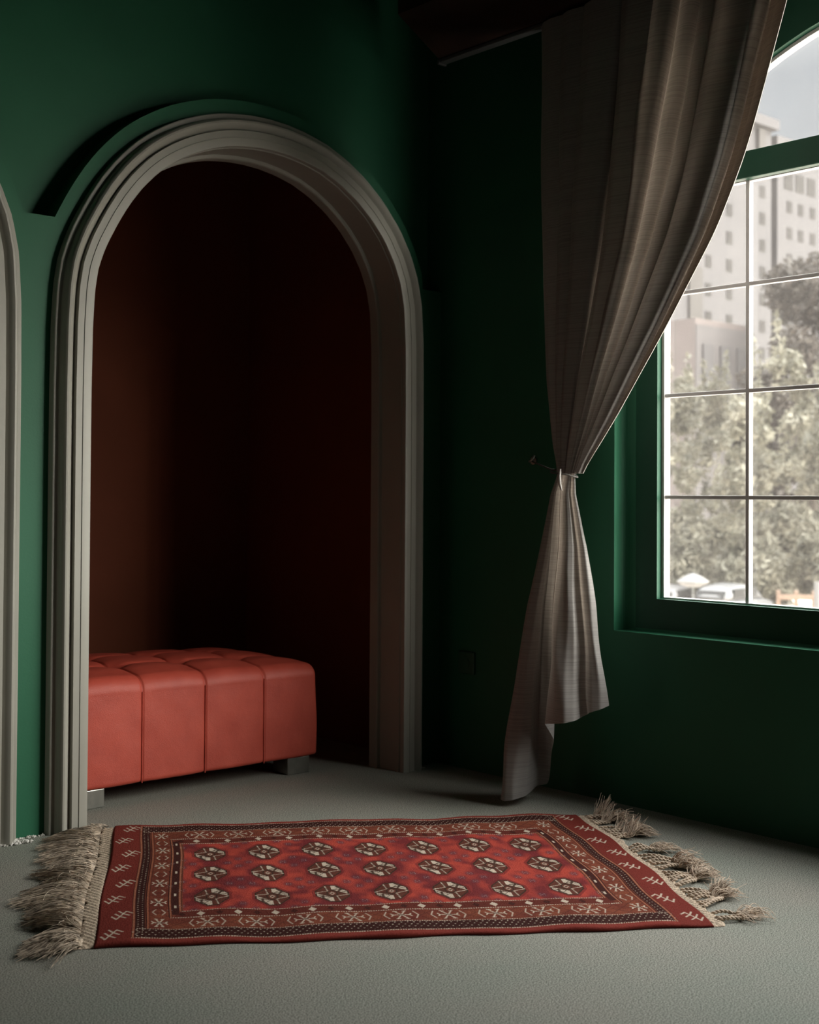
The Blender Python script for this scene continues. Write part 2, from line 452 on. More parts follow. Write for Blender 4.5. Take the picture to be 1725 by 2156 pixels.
XC = 3.545
zl = np.array([1.155, 1.206, 1.299, 1.522, 1.867, 2.386, 2.802]); yl = np.array([3.118, 3.116, 3.138, 3.165, 3.182, 3.190, 3.192])
zr = np.array([1.155, 1.205, 1.262, 1.39, 1.499, 1.679, 1.951, 2.161, 2.285, 2.464, 2.627, 2.802]); yr = np.array([3.035, 3.022, 2.966, 2.861, 2.78, 2.642, 2.456, 2.35, 2.299, 2.24, 2.19, 2.14])
curtain = empty('curtain', (XC, 3.1, 0.0))
tag(curtain, 'long taupe satin curtain tied back beside the window', 'curtain')
def cput(o):
    o.parent = curtain; o.matrix_parent_inverse = Matrix.Translation((-XC, -3.1, 0)); return o

# fold section: cloth-wise positions (fraction of width) and depth
def fold_section(n, rng, folds):
    """pleats folded like a flattened S: returns r (0..1 across, running back under each pleat) and d (depth, + towards the room)"""
    R = [0.0]; D = [0.1]
    x = 0
    widths = rng.uniform(0.65, 1.35, folds); widths /= widths.sum()
    for k in range(folds):
        w = widths[k]
        a = rng.uniform(0.75, 1.1); ov = OV[k]
        R += [x + w * .10, x + w * .45, x + w * .85, x + w * (1.0 + ov * .9), x + w * (1.0 + ov), x + w * (1.0 + ov * .8), x + w * (1.0 - ov * .4), x + w * (.98 - ov * .4)]
        D += [.45 * a, .85 * a, 1.0 * a, .85 * a, .62 * a, .45 * a, .15, .0]
        x += w
    R = np.array(R); D = np.array(D); R = R / R.max() if R[-1] > 1 else R
    R = np.clip(R, 0, 1)
    R = np.r_[R * .925, .935, .955, .98, 1.0, .992, .955, .90]; D = np.r_[D, .18, .40, .56, .58, .42, .22, .06]
    s = np.r_[0, np.cumsum(np.hypot(np.diff(R), np.diff(D) * 0.07))]; s /= s[-1]
    u = np.linspace(0, 1, n)
    r, d = np.interp(u, s, R), np.interp(u, s, D)
    k = np.array([1, 2, 3, 2, 1.0]); k /= k.sum()
    for _ in range(3):
        r = np.convolve(np.pad(r, 2, 'edge'), k, 'valid'); d = np.convolve(np.pad(d, 2, 'edge'), k, 'valid')
    return u, r, d

def sheet(name, Y, X, Z, uvu, uvv, mat=M_curtain):
    nu, nv = Y.shape
    V = np.stack([X, Y, Z], -1).reshape(-1, 3)
    F = grid_faces(nu, nv)
    o = mesh_obj(name, V, F, mat, smooth=True)
    uvl = o.data.uv_layers.new(name='UVMap')
    uv = np.stack([uvu, uvv], -1).reshape(-1, 2)
    uvl.data.foreach_set('uv', uv[F.ravel()].astype(np.float32).ravel())
    return o

OV = [.8, .9, .95, .12, .9, .12, .08, .9, .8, .55]
NU, NV = 900, 150
rg = np.random.default_rng(21)
u, r, d = fold_section(NU, rg, 10)
zz = np.linspace(1.185, 2.806, NV)
YL = np.interp(zz, zl, yl); YR = np.interp(zz, zr, yr)
# smooth the edge curves
def sm(a, k=9):
    w = np.hanning(k + 2)[1:-1]; w /= w.sum(); p = np.pad(a, k // 2, 'reflect', reflect_type='odd'); return np.convolve(p, w, 'valid')
YL, YR = sm(YL) + .016, sm(YR, 15) - .018
W = YL - YR
amp = 0.030 + 0.070 * np.clip((zz - 1.2) / 1.1, 0, 1) ** 0.8
R2 = r[:, None] * np.ones(NV)[None]
# folds drift a little on their way up
drift = 0.012 * np.sin(2 * PI * (u[:, None] * 3.1 + zz[None] * 0.45)) * np.sin(PI * u)[:, None]
Y = YL[None] - (R2 + drift) * W[None]
X = XC + 0.012 - d[:, None] * amp[None] - 0.006 * np.sin(zz[None] * 9 + u[:, None] * 31) * np.clip(zz - 1.3, 0, .4)[None]
Z = np.repeat(zz[None], NU, 0) + 0.0
cput(sheet('upper_drape', Y, X, Z, np.repeat(u[:, None] * 2.4, NV, 1), Z))

# gathered tail below the tie
Pts = np.array([(0.06, -0.03), (0.035, 0.01), (0.045, 0.05), (0.065, 0.085), (0.090, 0.095), (0.118, 0.080), (0.125, 0.045), (0.075, -0.030), (0.110, -0.035), (0.140, -0.030), (0.155, -0.020),
                (0.185, 0.010), (0.203, 0.045), (0.220, 0.062), (0.262, 0.075), (0.305, 0.066), (0.328, 0.045), (0.322, 0.012), (0.335, -0.004), (0.365, 0.012), (0.395, 0.004), (0.405, -0.02)])
HEM = np.array([0.035, 0.03, 0.024, 0.02, 0.02, 0.026, 0.032, 0.045, 0.055, 0.175, 0.195, 0.235, 0.295, 0.305, 0.312, 0.320, 0.328, 0.336, 0.344, 0.355, 0.368, 0.38])
s = np.r_[0, np.cumsum(np.linalg.norm(np.diff(Pts, axis=0), axis=1))]; s /= s[-1]
n2 = 520; u2 = np.linspace(0, 1, n2)
def spl(u_, s_, a_):
    y = np.interp(u_, s_, a_); k = np.hanning(13)[1:-1]; k /= k.sum()
    for _ in range(2): y = np.convolve(np.pad(y, 5, 'reflect', reflect_type='odd'), k, 'valid')
    return y
rr, dd, hh = spl(u2, s, Pts[:, 0]), spl(u2, s, Pts[:, 1]), spl(u2, s, HEM)
nv2 = 90; v = np.linspace(0, 1, nv2)
Z = 1.185 + (hh[:, None] - 1.185) * v[None]
zlow = np.array([0.02, 0.205, 0.488, 0.716, 0.924, 1.113, 1.19])
yL2 = np.array([3.350, 3.340, 3.306, 3.268, 3.214, 3.168, 3.132]); yR2 = np.array([2.895, 2.905, 2.938, 2.968, 3.003, 3.050, 3.052])
YLz = np.interp(Z, zlow, yL2); YRz = np.interp(Z, zlow, yR2)
Wz = YLz - YRz
sc = Wz / 0.40
Yt = YLz - rr[:, None] * sc
Xt = XC - 1.15 * dd[:, None] * np.minimum(sc, 1.25) * (0.55 + 0.65 * v[None])
# left flap turns a little towards the viewer at its hem
Xt -= 0.02 * v[None] ** 2 * np.clip(1 - u2[:, None] / .35, 0, 1)
Yt += 0.004 * np.sin(Z * 17 + u2[:, None] * 23) * v[None]
Xt += 0.004 * np.sin(Z * 13 + u2[:, None] * 41) * v[None]
cput(sheet('lower_drape', Yt, Xt, Z, np.repeat(u2[:, None] * 2.4, nv2, 1), Z))
# pale hem edges running down the tail and the leading edge above the tie
def edge_cord(name, path, rad):
    p = smooth_path(path, 60, 1)[None]
    V, F = tube_mesh(p, np.full(p.shape[:2], rad), 5)
    return cput(mesh_obj(name, V, F, M_seam, smooth=True))
k = int(np.argmin(np.abs(u2 - s[12])))
edge_cord('hem_edge', [(Xt[k, j] - .002, Yt[k, j], Z[k, j]) for j in range(4, int(nv2 * .75), 3)], 0.0011)
ke = int(np.argmax(r))
edge_cord('leading_hem', [(X[ke, j] - .001, Y[ke, j], zz[j]) for j in range(2, NV, 3)], 0.0016)

# tie-back: band round the neck, cord, and hook on the wall
tie = empty('curtain_tieback', (3.70, 3.40, 1.235)); tag(tie, 'small metal tieback hook with cord on the dark green wall beside the curtain', 'tieback')
def tput(o):
    o.parent = tie; o.matrix_parent_inverse = Matrix.Translation((-3.70, -3.40, -1.235)); return o
th = np.linspace(0, 2 * PI, 40)
loop = np.stack([XC - .02 + 0.044 * np.sin(th), 3.083 + 0.050 * np.cos(th), 1.186 + 0.012 * np.cos(th) + .004 * np.sin(2 * th)], 1)[None]
V, F = tube_mesh(loop, np.full(loop.shape[:2], .0032), 6); tput(mesh_obj('loop', V, F, M_cord, smooth=True))
cord = np.array([(XC + .01, 3.135, 1.196), (3.60, 3.22, 1.205), (3.66, 3.32, 1.222), (3.70, 3.40, 1.238)])
cord = smooth_path(cord, 20, 0)[None]
V, F = tube_mesh(cord, np.full(cord.shape[:2], .003), 6); tput(mesh_obj('cord', V, F, M_cord, smooth=True))
bm = bmesh.new()
bmesh.ops.create_cone(bm, cap_ends=True, segments=20, radius1=.015, radius2=.012, depth=.006, matrix=Matrix.Translation((B - .003, 3.428, 1.241)) @ Matrix.Rotation(PI / 2, 4, 'Y'))
tput(bm_obj('rosette', bm, M_steel))
hk = smooth_path([(B - .003, 3.428, 1.241), (3.715, 3.425, 1.241), (3.695, 3.41, 1.236), (3.690, 3.395, 1.236), (3.695, 3.385, 1.25), (3.70, 3.385, 1.26)], 24, 1)[None]
V, F = tube_mesh(hk, np.full(hk.shape[:2], .0045), 8); tput(mesh_obj('hook', V, F, M_steel, smooth=True))
# knot fold of cloth under the band
kn = smooth_path([(XC - .075, 3.052, 1.20), (XC - .085, 3.05, 1.17), (XC - .080, 3.052, 1.15), (XC - .070, 3.05, 1.125)], 18, 1)[None]
V, F = tube_mesh(kn, np.interp(np.linspace(0, 1, 18), [0, .2, .6, 1], [.003, .005, .006, .003])[None], 8); tput(mesh_obj('tie_end', V, F, M_curtain, smooth=True))

# ------------------------------------------------------------------ wall socket
sk = empty('wall_socket', (B, 3.786, 0.43)); tag(sk, 'dark green wall socket near the corner left of the curtain', 'socket')
bm = bmesh.new(); box(bm, -.012, 0, -.045, .045, -.045, .045, .004)
bm_obj('plate', bm, M_socket, sk)
bm = bmesh.new(); bmesh.ops.create_cone(bm, cap_ends=True, segments=24, radius1=.021, radius2=.021, depth=.004, matrix=Matrix.Translation((-.0125, 0, 0)) @ Matrix.Rotation(PI / 2, 4, 'Y'))
ins = bm_obj('insert', bm, M_socket, sk)

# ------------------------------------------------------------------ plaster crumbs at the wall foot
def crumbs(name, spots, label):
    bm = bmesh.new()
    for x, y, n, sp, s0, s1 in spots:
        for _ in range(n):
            rr_ = random.uniform(s0, s1)
            mt = Matrix.Translation((x + random.gauss(0, sp), y + random.gauss(0, .006), rr_ * .5)) @ Matrix.Rotation(random.uniform(0, 6), 4, 'Z') @ Matrix.Diagonal((1, random.uniform(.5, 1), random.uniform(.4, .8), 1))
            g = bmesh.ops.create_icosphere(bm, subdivisions=1, radius=rr_, matrix=mt)
            for v_ in g['verts']: v_.co += Vector([random.uniform(-.25, .25) * rr_ for _ in range(3)])
    o = bm_obj(name, bm, M_plaster)
    return tag(o, label, 'plaster', kind='stuff')
left_spots = [(1.90 + .012 * i, A - .012, 7, .012, .002, .006) for i in range(6)] + [(1.80, A - .05, 26, .03, .002, .008), (1.865, A - .06, 34, .02, .003, .010), (1.89, A - .055, 20, .012, .004, .011)]
crumbs('plaster_crumbs', left_spots, 'white plaster crumbs along the wall foot left of the arch')
crumbs('plaster_crumbs', [(3.50, A - .02, 3, .01, .001, .003), (3.55, A - .06, 4, .02, .001, .003), (3.628, A - .035, 6, .008, .002, .005), (3.515, A + .12, 3, .02, .001, .003)], 'few pale plaster crumbs at the right foot of the arch frame')

# ------------------------------------------------------------------ ottoman
ott = empty('ottoman', (2.73, 4.50, 0)); tag(ott, 'red leather tufted ottoman bench on metal legs inside the arch', 'ottoman')
def oput(o):
    o.parent = ott; o.matrix_parent_inverse = Matrix.Translation((-2.73, -4.50, 0)); return o
OX0, OX1, OY0, OY1, OZ0, OZ1 = 2.200, 3.262, 4.150, 4.83, 0.062, 0.437
SX = [OX0, 2.461, 2.729, 2.998, OX1]; SY = [OY0, OY0 + .225, OY0 + .455, OY1]
def rounded_box_grid(n):
    V, F = [], []; base = 0
    nx, ny, nz = n
    cx, cy, cz = (OX0 + OX1) / 2, (OY0 + OY1) / 2, (OZ0 + OZ1) / 2
    hx, hy, hz = (OX1 - OX0) / 2, (OY1 - OY0) / 2, (OZ1 - OZ0) / 2
    def face(na, nb, fn):
        nonlocal base
        a = np.linspace(-1, 1, na); b = np.linspace(-1, 1, nb)
        Aa, Bb = np.meshgrid(a, b, indexing='ij')
        P = fn(Aa, Bb).reshape(-1, 3)
        V.append(P); F.append(grid_faces(na, nb, base)); base += len(P)
    one = lambda a: np.ones_like(a)
    face(nx, nz, lambda a, b: np.stack([a, -one(a), b], -1))
    face(nx, nz, lambda a, b: np.stack([-a, one(a), b], -1))
    face(nx, ny, lambda a, b: np.stack([a, b, one(a)], -1))
    face(nx, ny, lambda a, b: np.stack([a, -b, -one(a)], -1))
    face(ny, nz, lambda a, b: np.stack([one(a), a, b], -1))
    face(ny, nz, lambda a, b: np.stack([-one(a), -a, b], -1))
    V = np.vstack(V) * (hx, hy, hz); F = np.vstack(F)
    # rounding: bigger radius on the top edges
    rtop, rbot = 0.050, 0.012
    rr_ = np.where(V[:, 2] > 0, rtop, rbot)[:, None]
    tq = np.clip((V[:, 2:3] / hz + .4) / 1.2, 0, 1); tq = tq * tq * (3 - 2 * tq)
    lim = np.array([hx, hy, hz])[None] - (tq * np.array([[0.026, rtop, rtop]]) + (1 - tq) * np.array([[0.016, 0.016, 0.012]]))
    rad = np.array([hx, hy, hz])[None] - lim
    inner = np.clip(V, -lim, lim)
    dv = (V - inner) / rad
    nrm = np.linalg.norm(dv, axis=1, keepdims=True)
    mx = np.max(np.abs(dv), axis=1, keepdims=True)
    dv2 = np.where(nrm > 1e-9, dv * mx / np.maximum(nrm, 1e-9), 0)
    P = inner + dv2 * rad
    nn = dv / np.maximum(nrm, 1e-9)
    return P + (cx, cy, cz), F, nn
P, F, NN = rounded_box_grid((236, 150, 84))
# pillow each panel between seams; tufts where seams cross on top
def panel(t, S, sharp=0.5):
    S = np.array(S); i = np.clip(np.searchsorted(S, t) - 1, 0, len(S) - 2)
    q = (t - S[i]) / (S[i + 1] - S[i]); return np.clip(4 * q * (1 - q), 0, 1) ** sharp
def near(t, S, wdt):
    d_ = np.min(np.abs(t[:, None] - np.array(S)[None]), axis=1); return np.exp(-(d_ / wdt) ** 2)
fx = panel(P[:, 0], SX, 0.42); fy = panel(P[:, 1], SY, 0.5)
seam_x = near(P[:, 0], SX[1:4], 0.0035); ridge_x = near(P[:, 0] - .0075, SX[1:4], 0.003) * .5
side = np.clip(-NN[:, 1], 0, 1); top = np.clip(NN[:, 2], 0, 1); end = np.clip(np.abs(NN[:, 0]), 0, 1)
disp = side * (0.007 * fx - 0.0045 * seam_x + 0.0015 * ridge_x)
midy = np.clip((P[:, 1] - OY0) / .12, 0, 1)
tuft = sum(np.exp(-(((P[:, 0] - a_) / .040) ** 2 + ((P[:, 1] - b_) / .040) ** 2)) for a_ in SX[1:4] for b_ in SY[1:3])
disp += top * (0.018 * (fx * (0.35 + .65 * fy)) * midy + 0.008 * fx * (1 - midy) - 0.004 * seam_x - 0.024 * tuft - .010 * midy * near(P[:, 1], SY[1:3], .012) * (1 - .5 * fx))
disp += end * 0.007 * np.exp(-((P[:, 2] - .25) / .13) ** 2) * np.exp(-((P[:, 1] - 4.49) / .28) ** 2)
disp += 0.0007 * np.sin(P[:, 0] * 31 + P[:, 2] * 9) * np.sin(P[:, 2] * 23 + P[:, 0] * 7) * side
P2 = P + NN * disp[:, None]
P2[:, 2] -= 0.022 * np.clip((P[:, 0] - 2.3) / .95, 0, 1) * np.clip((P[:, 2] - .2) / .25, 0, 1) - .006
# crown the top
P2[:, 2] += top * 0.022 * np.clip(1 - ((P[:, 1] - 4.5) / .34) ** 2, 0, 1) * np.clip(1 - ((P[:, 0] - 2.73) / .53) ** 4, 0, 1)
body = oput(mesh_obj('cushion', P2, F, M_leather, smooth=True))
bm = bmesh.new(); bm.from_mesh(body.data); bmesh.ops.remove_doubles(bm, verts=bm.verts[:], dist=1e-4); bmesh.ops.recalc_face_normals(bm, faces=bm.faces[:]); bm.to_mesh(body.data); bm.free()
for p in body.data.polygons: p.use_smooth = True
# stitched seam cords down the front
for sx in SX[1:4]:
    zs = np.linspace(OZ0 + .004, OZ1 - .045, 30)
    p = np.stack([np.full(30, sx + .001), np.full(30, OY0 - .0015), zs], 1)
    zarc = np.linspace(0, PI / 2, 12)[1:]
    arc = np.stack([np.full(11, sx + .001), OY0 - .0010 + .05 * (1 - np.cos(zarc)), OZ1 - .045 + .05 * np.sin(zarc) - .014 * (sx - 2.3) / .95 * 1], 1)
    V, Fq = tube_mesh(p[None], np.full((1, 30), .0022), 6)
    mesh_obj('seam', V, Fq, M_leather, body, smooth=True)
for (x0, x1, y0, y1) in ((2.213, 2.318, 4.158, 4.258), (3.122, 3.228, 4.158, 4.258), (2.213, 2.318, 4.72, 4.82), (3.122, 3.228, 4.72, 4.82)):
    bm = bmesh.new(); box(bm, x0, x1, y0, y1, 0.0, 0.066, .0025)
    oput(bm_obj('leg', bm, M_steel))

# ------------------------------------------------------------------ rug
O2 = np.array([1.57721, 2.87906]); E = np.array([0.81834, -0.574735]); Nn = np.array([0.574735, 0.81834])
RL, RW = 1.59, 1.166
def rug_world(s_, t_):
    """rug coordinates (s along, t across) -> world; includes the slightly skewed, uneven outline"""
    q = t_ / RW; p_ = s_ / RL
    send = 1.560 + 0.016 * np.sin(PI * np.clip(q, 0, 1)) - .004 * q + .005 * np.sin(t_ * 17)
    s2 = -0.052 * t_ + p_ * send + 0.006 * np.sin(9 * t_ + 1) * (1 - p_) * .6
    t2 = t_ + 0.022 * (p_ - .3) * np.clip(q * 1.4 - .3, 0, 1) + 0.006 * np.sin(s_ * 9 + t_ * 1.5) * (.4 + .6 * q) + .004 * np.sin(s_ * 23)
    return O2[0] + s2 * E[0] + t2 * Nn[0], O2[1] + s2 * E[1] + t2 * Nn[1]
def rug_h(s_, t_):
    return 0.0105 + 0.0022 * np.sin(s_ * 11 + 2 * t_) * np.sin(t_ * 8 + 1) + 0.0015 * np.sin(s_ * 27 - t_ * 5)

NS, NTt = 1000, 740
S_, T_ = np.meshgrid(np.linspace(0, RL, NS), np.linspace(0, RW, NTt), indexing='ij')
C_red = np.array([0.40, 0.058, 0.040]); C_deep = np.array([0.165, 0.026, 0.028]); C_bord = np.array([0.135, 0.030, 0.021]); C_rust = np.array([0.215, 0.062, 0.034])
C_dark = np.array([0.042, 0.012, 0.010]); C_brown = np.array([0.052, 0.026, 0.018]); C_cream = np.array([0.56, 0.46, 0.37]); C_pur = np.array([0.115, 0.034, 0.044]); C_edge = np.array([0.215, 0.036, 0.027])
def smooth_noise(shape, cells, seed):
    rg_ = np.random.default_rng(seed)
    g = rg_.random((cells[0] + 2, cells[1] + 2))
    x = np.linspace(0, cells[0], shape[0]); y = np.linspace(0, cells[1], shape[1])
    xi = x.astype(int); yi = y.astype(int); fx_ = x - xi; fy_ = y - yi
    fx_ = fx_ * fx_ * (3 - 2 * fx_); fy_ = fy_ * fy_ * (3 - 2 * fy_)
    a = g[np.ix_(xi, yi)]; b = g[np.ix_(xi + 1, yi)]; c_ = g[np.ix_(xi, yi + 1)]; d_ = g[np.ix_(xi + 1, yi + 1)]
    return (a * (1 - fx_)[:, None] + b * fx_[:, None]) * (1 - fy_)[None] + (c_ * (1 - fx_)[:, None] + d_ * fx_[:, None]) * fy_[None]
dye = np.empty((NS, NTt, 3)); dye[:] = C_bord
def paint(mask, col, a=1.0):
    m_ = (mask.astype(float) * a)[..., None]
    dye[:] = dye * (1 - m_) + np.asarray(col) * m_
# distances: SB from the nearer end, TB from the nearer long side
SB = np.minimum(S_, RL - S_); TB = np.minimum(T_, RW - T_)
FS, FT = 0.222, 0.247                       # field margin
field = (SB > FS) & (TB > FT)
nz = smooth_noise((NS, NTt), (26, 12), 3) * .6 + smooth_noise((NS, NTt), (60, 34), 4) * .4
nz2 = smooth_noise((NS, NTt), (10, 7), 5)
mixf = np.clip((nz - .32) / .36, 0, 1)[..., None]
fieldcol = C_deep * (1 - mixf) + C_red * mixf
dye[field] = fieldcol[field]
bn = (smooth_noise((NS, NTt), (40, 30), 9))[..., None]
bord = (C_bord * (1 - bn) + C_rust * bn)
# rusty tone grows towards the right and the back end
rt = np.clip((S_ / RL - .35) * .8 + (T_ / RW - .4) * .6, 0, 1)[..., None]
bord = bord * (1 - .5 * rt) + C_rust * .5 * rt
side_band = (~field) & (TB > .0)
dye[~field] = bord[~field]
# corner logic: which border strip a point belongs to (long side or end)
kil = SB < 0.088                                                       # end strip with the branch motifs
inner = ~kil
tlong = TB; 
# long side strips
paint(inner & (TB < 0.026), C_edge)
paint(kil, C_edge * .78)
darkband_l = inner & (TB >= 0.032) & (TB < 0.094) & (SB > .088)
darkband_e = inner & (SB >= 0.096) & (SB < 0.120) & (TB > .032)
paint(darkband_l | darkband_e, C_dark)
# dotted lines
def dots_line(mask, along, pitch=0.0066, duty=.62, col=C_cream, a=.85):
    paint(mask & ((along / pitch) % 1.0 < duty), col, a)
Lw = 0.0026
for tc_ in (0.029, 0.0965): dots_line((np.abs(TB - tc_) < Lw) & (SB > .088), S_)
for tc_ in (0.190, 0.2445): dots_line((np.abs(TB - tc_) < Lw) & (SB > (.186 if tc_ < .2 else .214)), S_)
# raised red lines on the ends
for sc_, wd, lim_ in ((0.0915, .0048, .029), (0.1275, .0050, .0965), (0.1875, .0046, .19), (0.2145, .0046, .2445)):
    m_ = (np.abs(SB - sc_) < wd) & (TB > lim_)
    paint(m_, C_rust * 1.15); paint(m_ & (np.abs(SB - sc_) > wd * .62), C_dark)
    dots_line(m_ & (np.abs(SB - sc_) < .0014), T_, .006, .5, (0.5, .25, .16), .7)
# sparse dots in the dark band
def dot_grid(mask, a_, b_, pa, pb, ra, rb, col, al=.9):
    row = np.floor(b_ / pb)
    da = ((a_ / pa + .5 * (row % 2)) % 1.0 - .5) * pa; db = ((b_ / pb) % 1.0 - .5) * pb
    paint(mask & ((da / ra) ** 2 + (db / rb) ** 2 < 1), col, al)
dot_grid(darkband_l & (TB > .040) & (TB < .088), S_, TB, .0165, .0155, .0023, .0024, C_cream, .8)
dot_grid(darkband_e, T_, SB - .096, .0175, .012, .0022, .0018, C_cream, .8)
# narrow guard stripe with small cream lozenges
paint((TB > .194) & (TB < .240) & (SB > .20) & ~field, C_bord * .85)
ph = ((S_ - .02) / .0985) % 1.0 - .5
paint((TB > .196) & (TB < .239) & (SB > .2) & (np.abs(ph * .0985) + np.abs(TB - .2175) * .62 < .0115), C_cream, .95)
ph2 = ((S_ + .029) / .0985) % 1.0 - .5
paint((TB > .196) & (TB < .239) & (SB > .2) & (np.abs(ph2 * .0985) + np.abs(TB - .2175) * .62 < .0105), C_dark, .8)
ge = (SB > .1925) & (SB < .2095) & (TB > .215)
paint(ge, C_dark * 1.2)
pe = ((T_ - .02) / .105) % 1.0 - .5
paint(ge & (np.abs(pe * .105) < .011) & (np.abs(SB - .201) < .0035), C_cream, .95)
# strokes: list of segments drawn into the dye
def seg(x0, y0, x1, y1, wd, col=C_cream, a=.92, clip=None):
    pad = wd + .004
    i0 = max(0, int((min(x0, x1) - pad) / RL * (NS - 1))); i1 = min(NS, int((max(x0, x1) + pad) / RL * (NS - 1)) + 2)
    j0 = max(0, int((min(y0, y1) - pad) / RW * (NTt - 1))); j1 = min(NTt, int((max(y0, y1) + pad) / RW * (NTt - 1)) + 2)
    if i1 <= i0 or j1 <= j0: return
    s_ = S_[i0:i1, j0:j1]; t_ = T_[i0:i1, j0:j1]
    dx, dy = x1 - x0, y1 - y0; l2 = dx * dx + dy * dy + 1e-12
    h = np.clip(((s_ - x0) * dx + (t_ - y0) * dy) / l2, 0, 1)
    dist = np.hypot(s_ - x0 - h * dx, t_ - y0 - h * dy)
    m_ = (np.clip((wd - dist) / .0012 + .5, 0, 1) * a)[..., None]
    dye[i0:i1, j0:j1] = dye[i0:i1, j0:j1] * (1 - m_) + np.asarray(col) * m_
def star(cx, cy, lx, ly, horiz=True):
    w_ = .0021
    seg(cx - lx, cy, cx + lx, cy, w_) if horiz else seg(cx, cy - ly, cx, cy + ly, w_)
    k_ = .62
    if horiz:
        for sx in (-1, 1):
            seg(cx + sx * lx, cy, cx + sx * (lx + .005), cy + .010, w_); seg(cx + sx * lx, cy, cx + sx * (lx + .005), cy - .010, w_)
    else:
        for sy in (-1, 1):
            seg(cx, cy + sy * ly, cx + .007, cy + sy * (ly + .007), w_); seg(cx, cy + sy * ly, cx - .007, cy + sy * (ly + .007), w_)
    seg(cx - lx * k_, cy - ly * .95, cx + lx * k_, cy + ly * .95, w_); seg(cx - lx * k_, cy + ly * .95, cx + lx * k_, cy - ly * .95, w_)
    for sx in (-1, 1):
        for sy in (-1, 1):
            seg(cx + sx * lx * .35, cy + sy * ly * .95, cx + sx * lx * .75, cy + sy * ly * 1.0, w_)
    seg(cx - .004, cy, cx + .004, cy, .0045, C_dark, .7)
def brackets(cx, cy, g, hx, hy, horiz=True):
    for sg in (-1, 1):
        if horiz:
            seg(cx + sg * g, cy - hy, cx + sg * (g + hx), cy, .0019, a=.8); seg(cx + sg * (g + hx), cy, cx + sg * g, cy + hy, .0019, a=.8)
        else:
            seg(cx - hy, cy + sg * g, cx, cy + sg * (g + hx), .0019, a=.8); seg(cx, cy + sg * (g + hx), cx + hy, cy + sg * g, .0019, a=.8)
# subtle diagonal tracery behind the stars
starl = inner & (TB > .099) & (TB < .188) & (SB > .133)
stare = inner & (SB > .133) & (SB < .183) & (TB > .099)
tr_ = (np.abs((((S_ + T_) / .045) % 1) - .5) < .07) | (np.abs((((S_ - T_) / .045) % 1) - .5) < .07)
paint((starl | stare) & tr_, C_dark * 1.5, .45)
for k in range(10):
    cx = 0.280 + k * 0.1265
    if cx > RL - .22: break
    for cy in (.144, RW - .144):
        star(cx, cy, .022, .031)
        brackets(cx, cy, .036, .010, .028)
for k in range(6):
    cy = 0.145 + k * 0.1745
    for cx in (.157, RL - .157):
        star(cx, cy, .015, .030)
        if k < 5: brackets(cx, cy + .087, .008, .009, .022)
# branch motifs of the end strips
def twig(cx, cy, m=1):
    a0, a1 = (cx - .012 * m, cy - .034), (cx + .014 * m, cy + .030)
    seg(*a0, *a1, .0024)
    for f in (.02, .36, .70, 1.0):
        px, py = a0[0] + (a1[0] - a0[0]) * f, a0[1] + (a1[1] - a0[1]) * f
        if f > .1: seg(px, py, px + .015 * m, py - .016, .0026)
        if f < .9: seg(px, py, px - .012 * m, py + .024, .0026)
for k in range(8):
    cy = .062 + k * .149
    twig(.036 + .022 * (k % 2), cy, 1)
    twig(RL - .034 - .020 * (k % 2), cy + .01, -1)
# field medallions and the small crosses between them
def medallion(cx, cy, seed):
    rg_ = np.random.default_rng(seed)
    hx, hy = .0475, .077
    u_ = (S_ - cx) / hx; v_ = (T_ - cy) / hy
    near_ = (np.abs(u_) < 1.5) & (np.abs(v_) < 1.5)
    oc = np.maximum(np.maximum(np.abs(u_), np.abs(v_) * .98), (np.abs(u_) + np.abs(v_)) * .76)
    paint(near_ & (oc < 1.16), C_deep * .75, .65)
    paint(near_ & (oc < 1.0), C_brown)
    inn = near_ & (oc < .90)
    q = u_ * v_ > 0
    paint(inn & ~q, np.array([.11, .035, .024]))
    paint(inn & q, np.array([.085, .032, .022]))
    paint(inn & q & (np.abs(u_) * .55 + np.abs(v_) > .50), C_cream * .95)
    # leaf notches in the cream quarters
    for sg in (1, -1):
        lx, ly = cx + sg * hx * .48, cy + sg * hy * .42
        seg(lx - .004, ly - .012 * sg, lx + .006 * sg, ly + .014 * sg, .0035, C_brown)
        seg(lx - .010, ly + .004, lx + .010, ly + .003, .0026, C_brown)
        seg(cx + sg * hx * .30, cy + sg * hy * .85, cx + sg * hx * .55, cy + sg * hy * .55, .0024, C_brown)
        seg(cx + sg * hx * .85, cy + sg * hy * .2, cx + sg * hx * .6, cy + sg * hy * .3, .0022, C_brown)
        # cream tracery in the dark quarters
        seg(cx + sg * hx * .15, cy - sg * hy * .30, cx + sg * hx * .80, cy - sg * hy * .12, .0018, C_cream, .8)
        seg(cx + sg * hx * .35, cy - sg * hy * .85, cx + sg * hx * .25, cy - sg * hy * .35, .0018, C_cream, .8)
        seg(cx + sg * hx * .80, cy - sg * hy * .12, cx + sg * hx * .95, cy - sg * hy * .05, .0022, C_cream, .9)
    # core
    oc2 = np.maximum(np.maximum(np.abs(u_), np.abs(v_)), (np.abs(u_) + np.abs(v_)) * .72)
    paint(near_ & (oc2 < .34), C_brown)
    paint(near_ & (oc2 < .24), np.array([.15, .05, .035]))
    paint(near_ & (np.abs(np.abs(u_) + np.abs(v_) - .14) < .04), C_cream, .85)
    for sg in (-1, 1):
        seg(cx, cy, cx + sg * hx * .5, cy + hy * .0, .0013, C_brown)
        seg(cx + sg * .002, cy - hy * .35, cx + sg * hx * .36, cy - hy * .6, .0016, C_brown)
        seg(cx + sg * .002, cy + hy * .35, cx + sg * hx * .36, cy + hy * .6, .0016, C_brown)
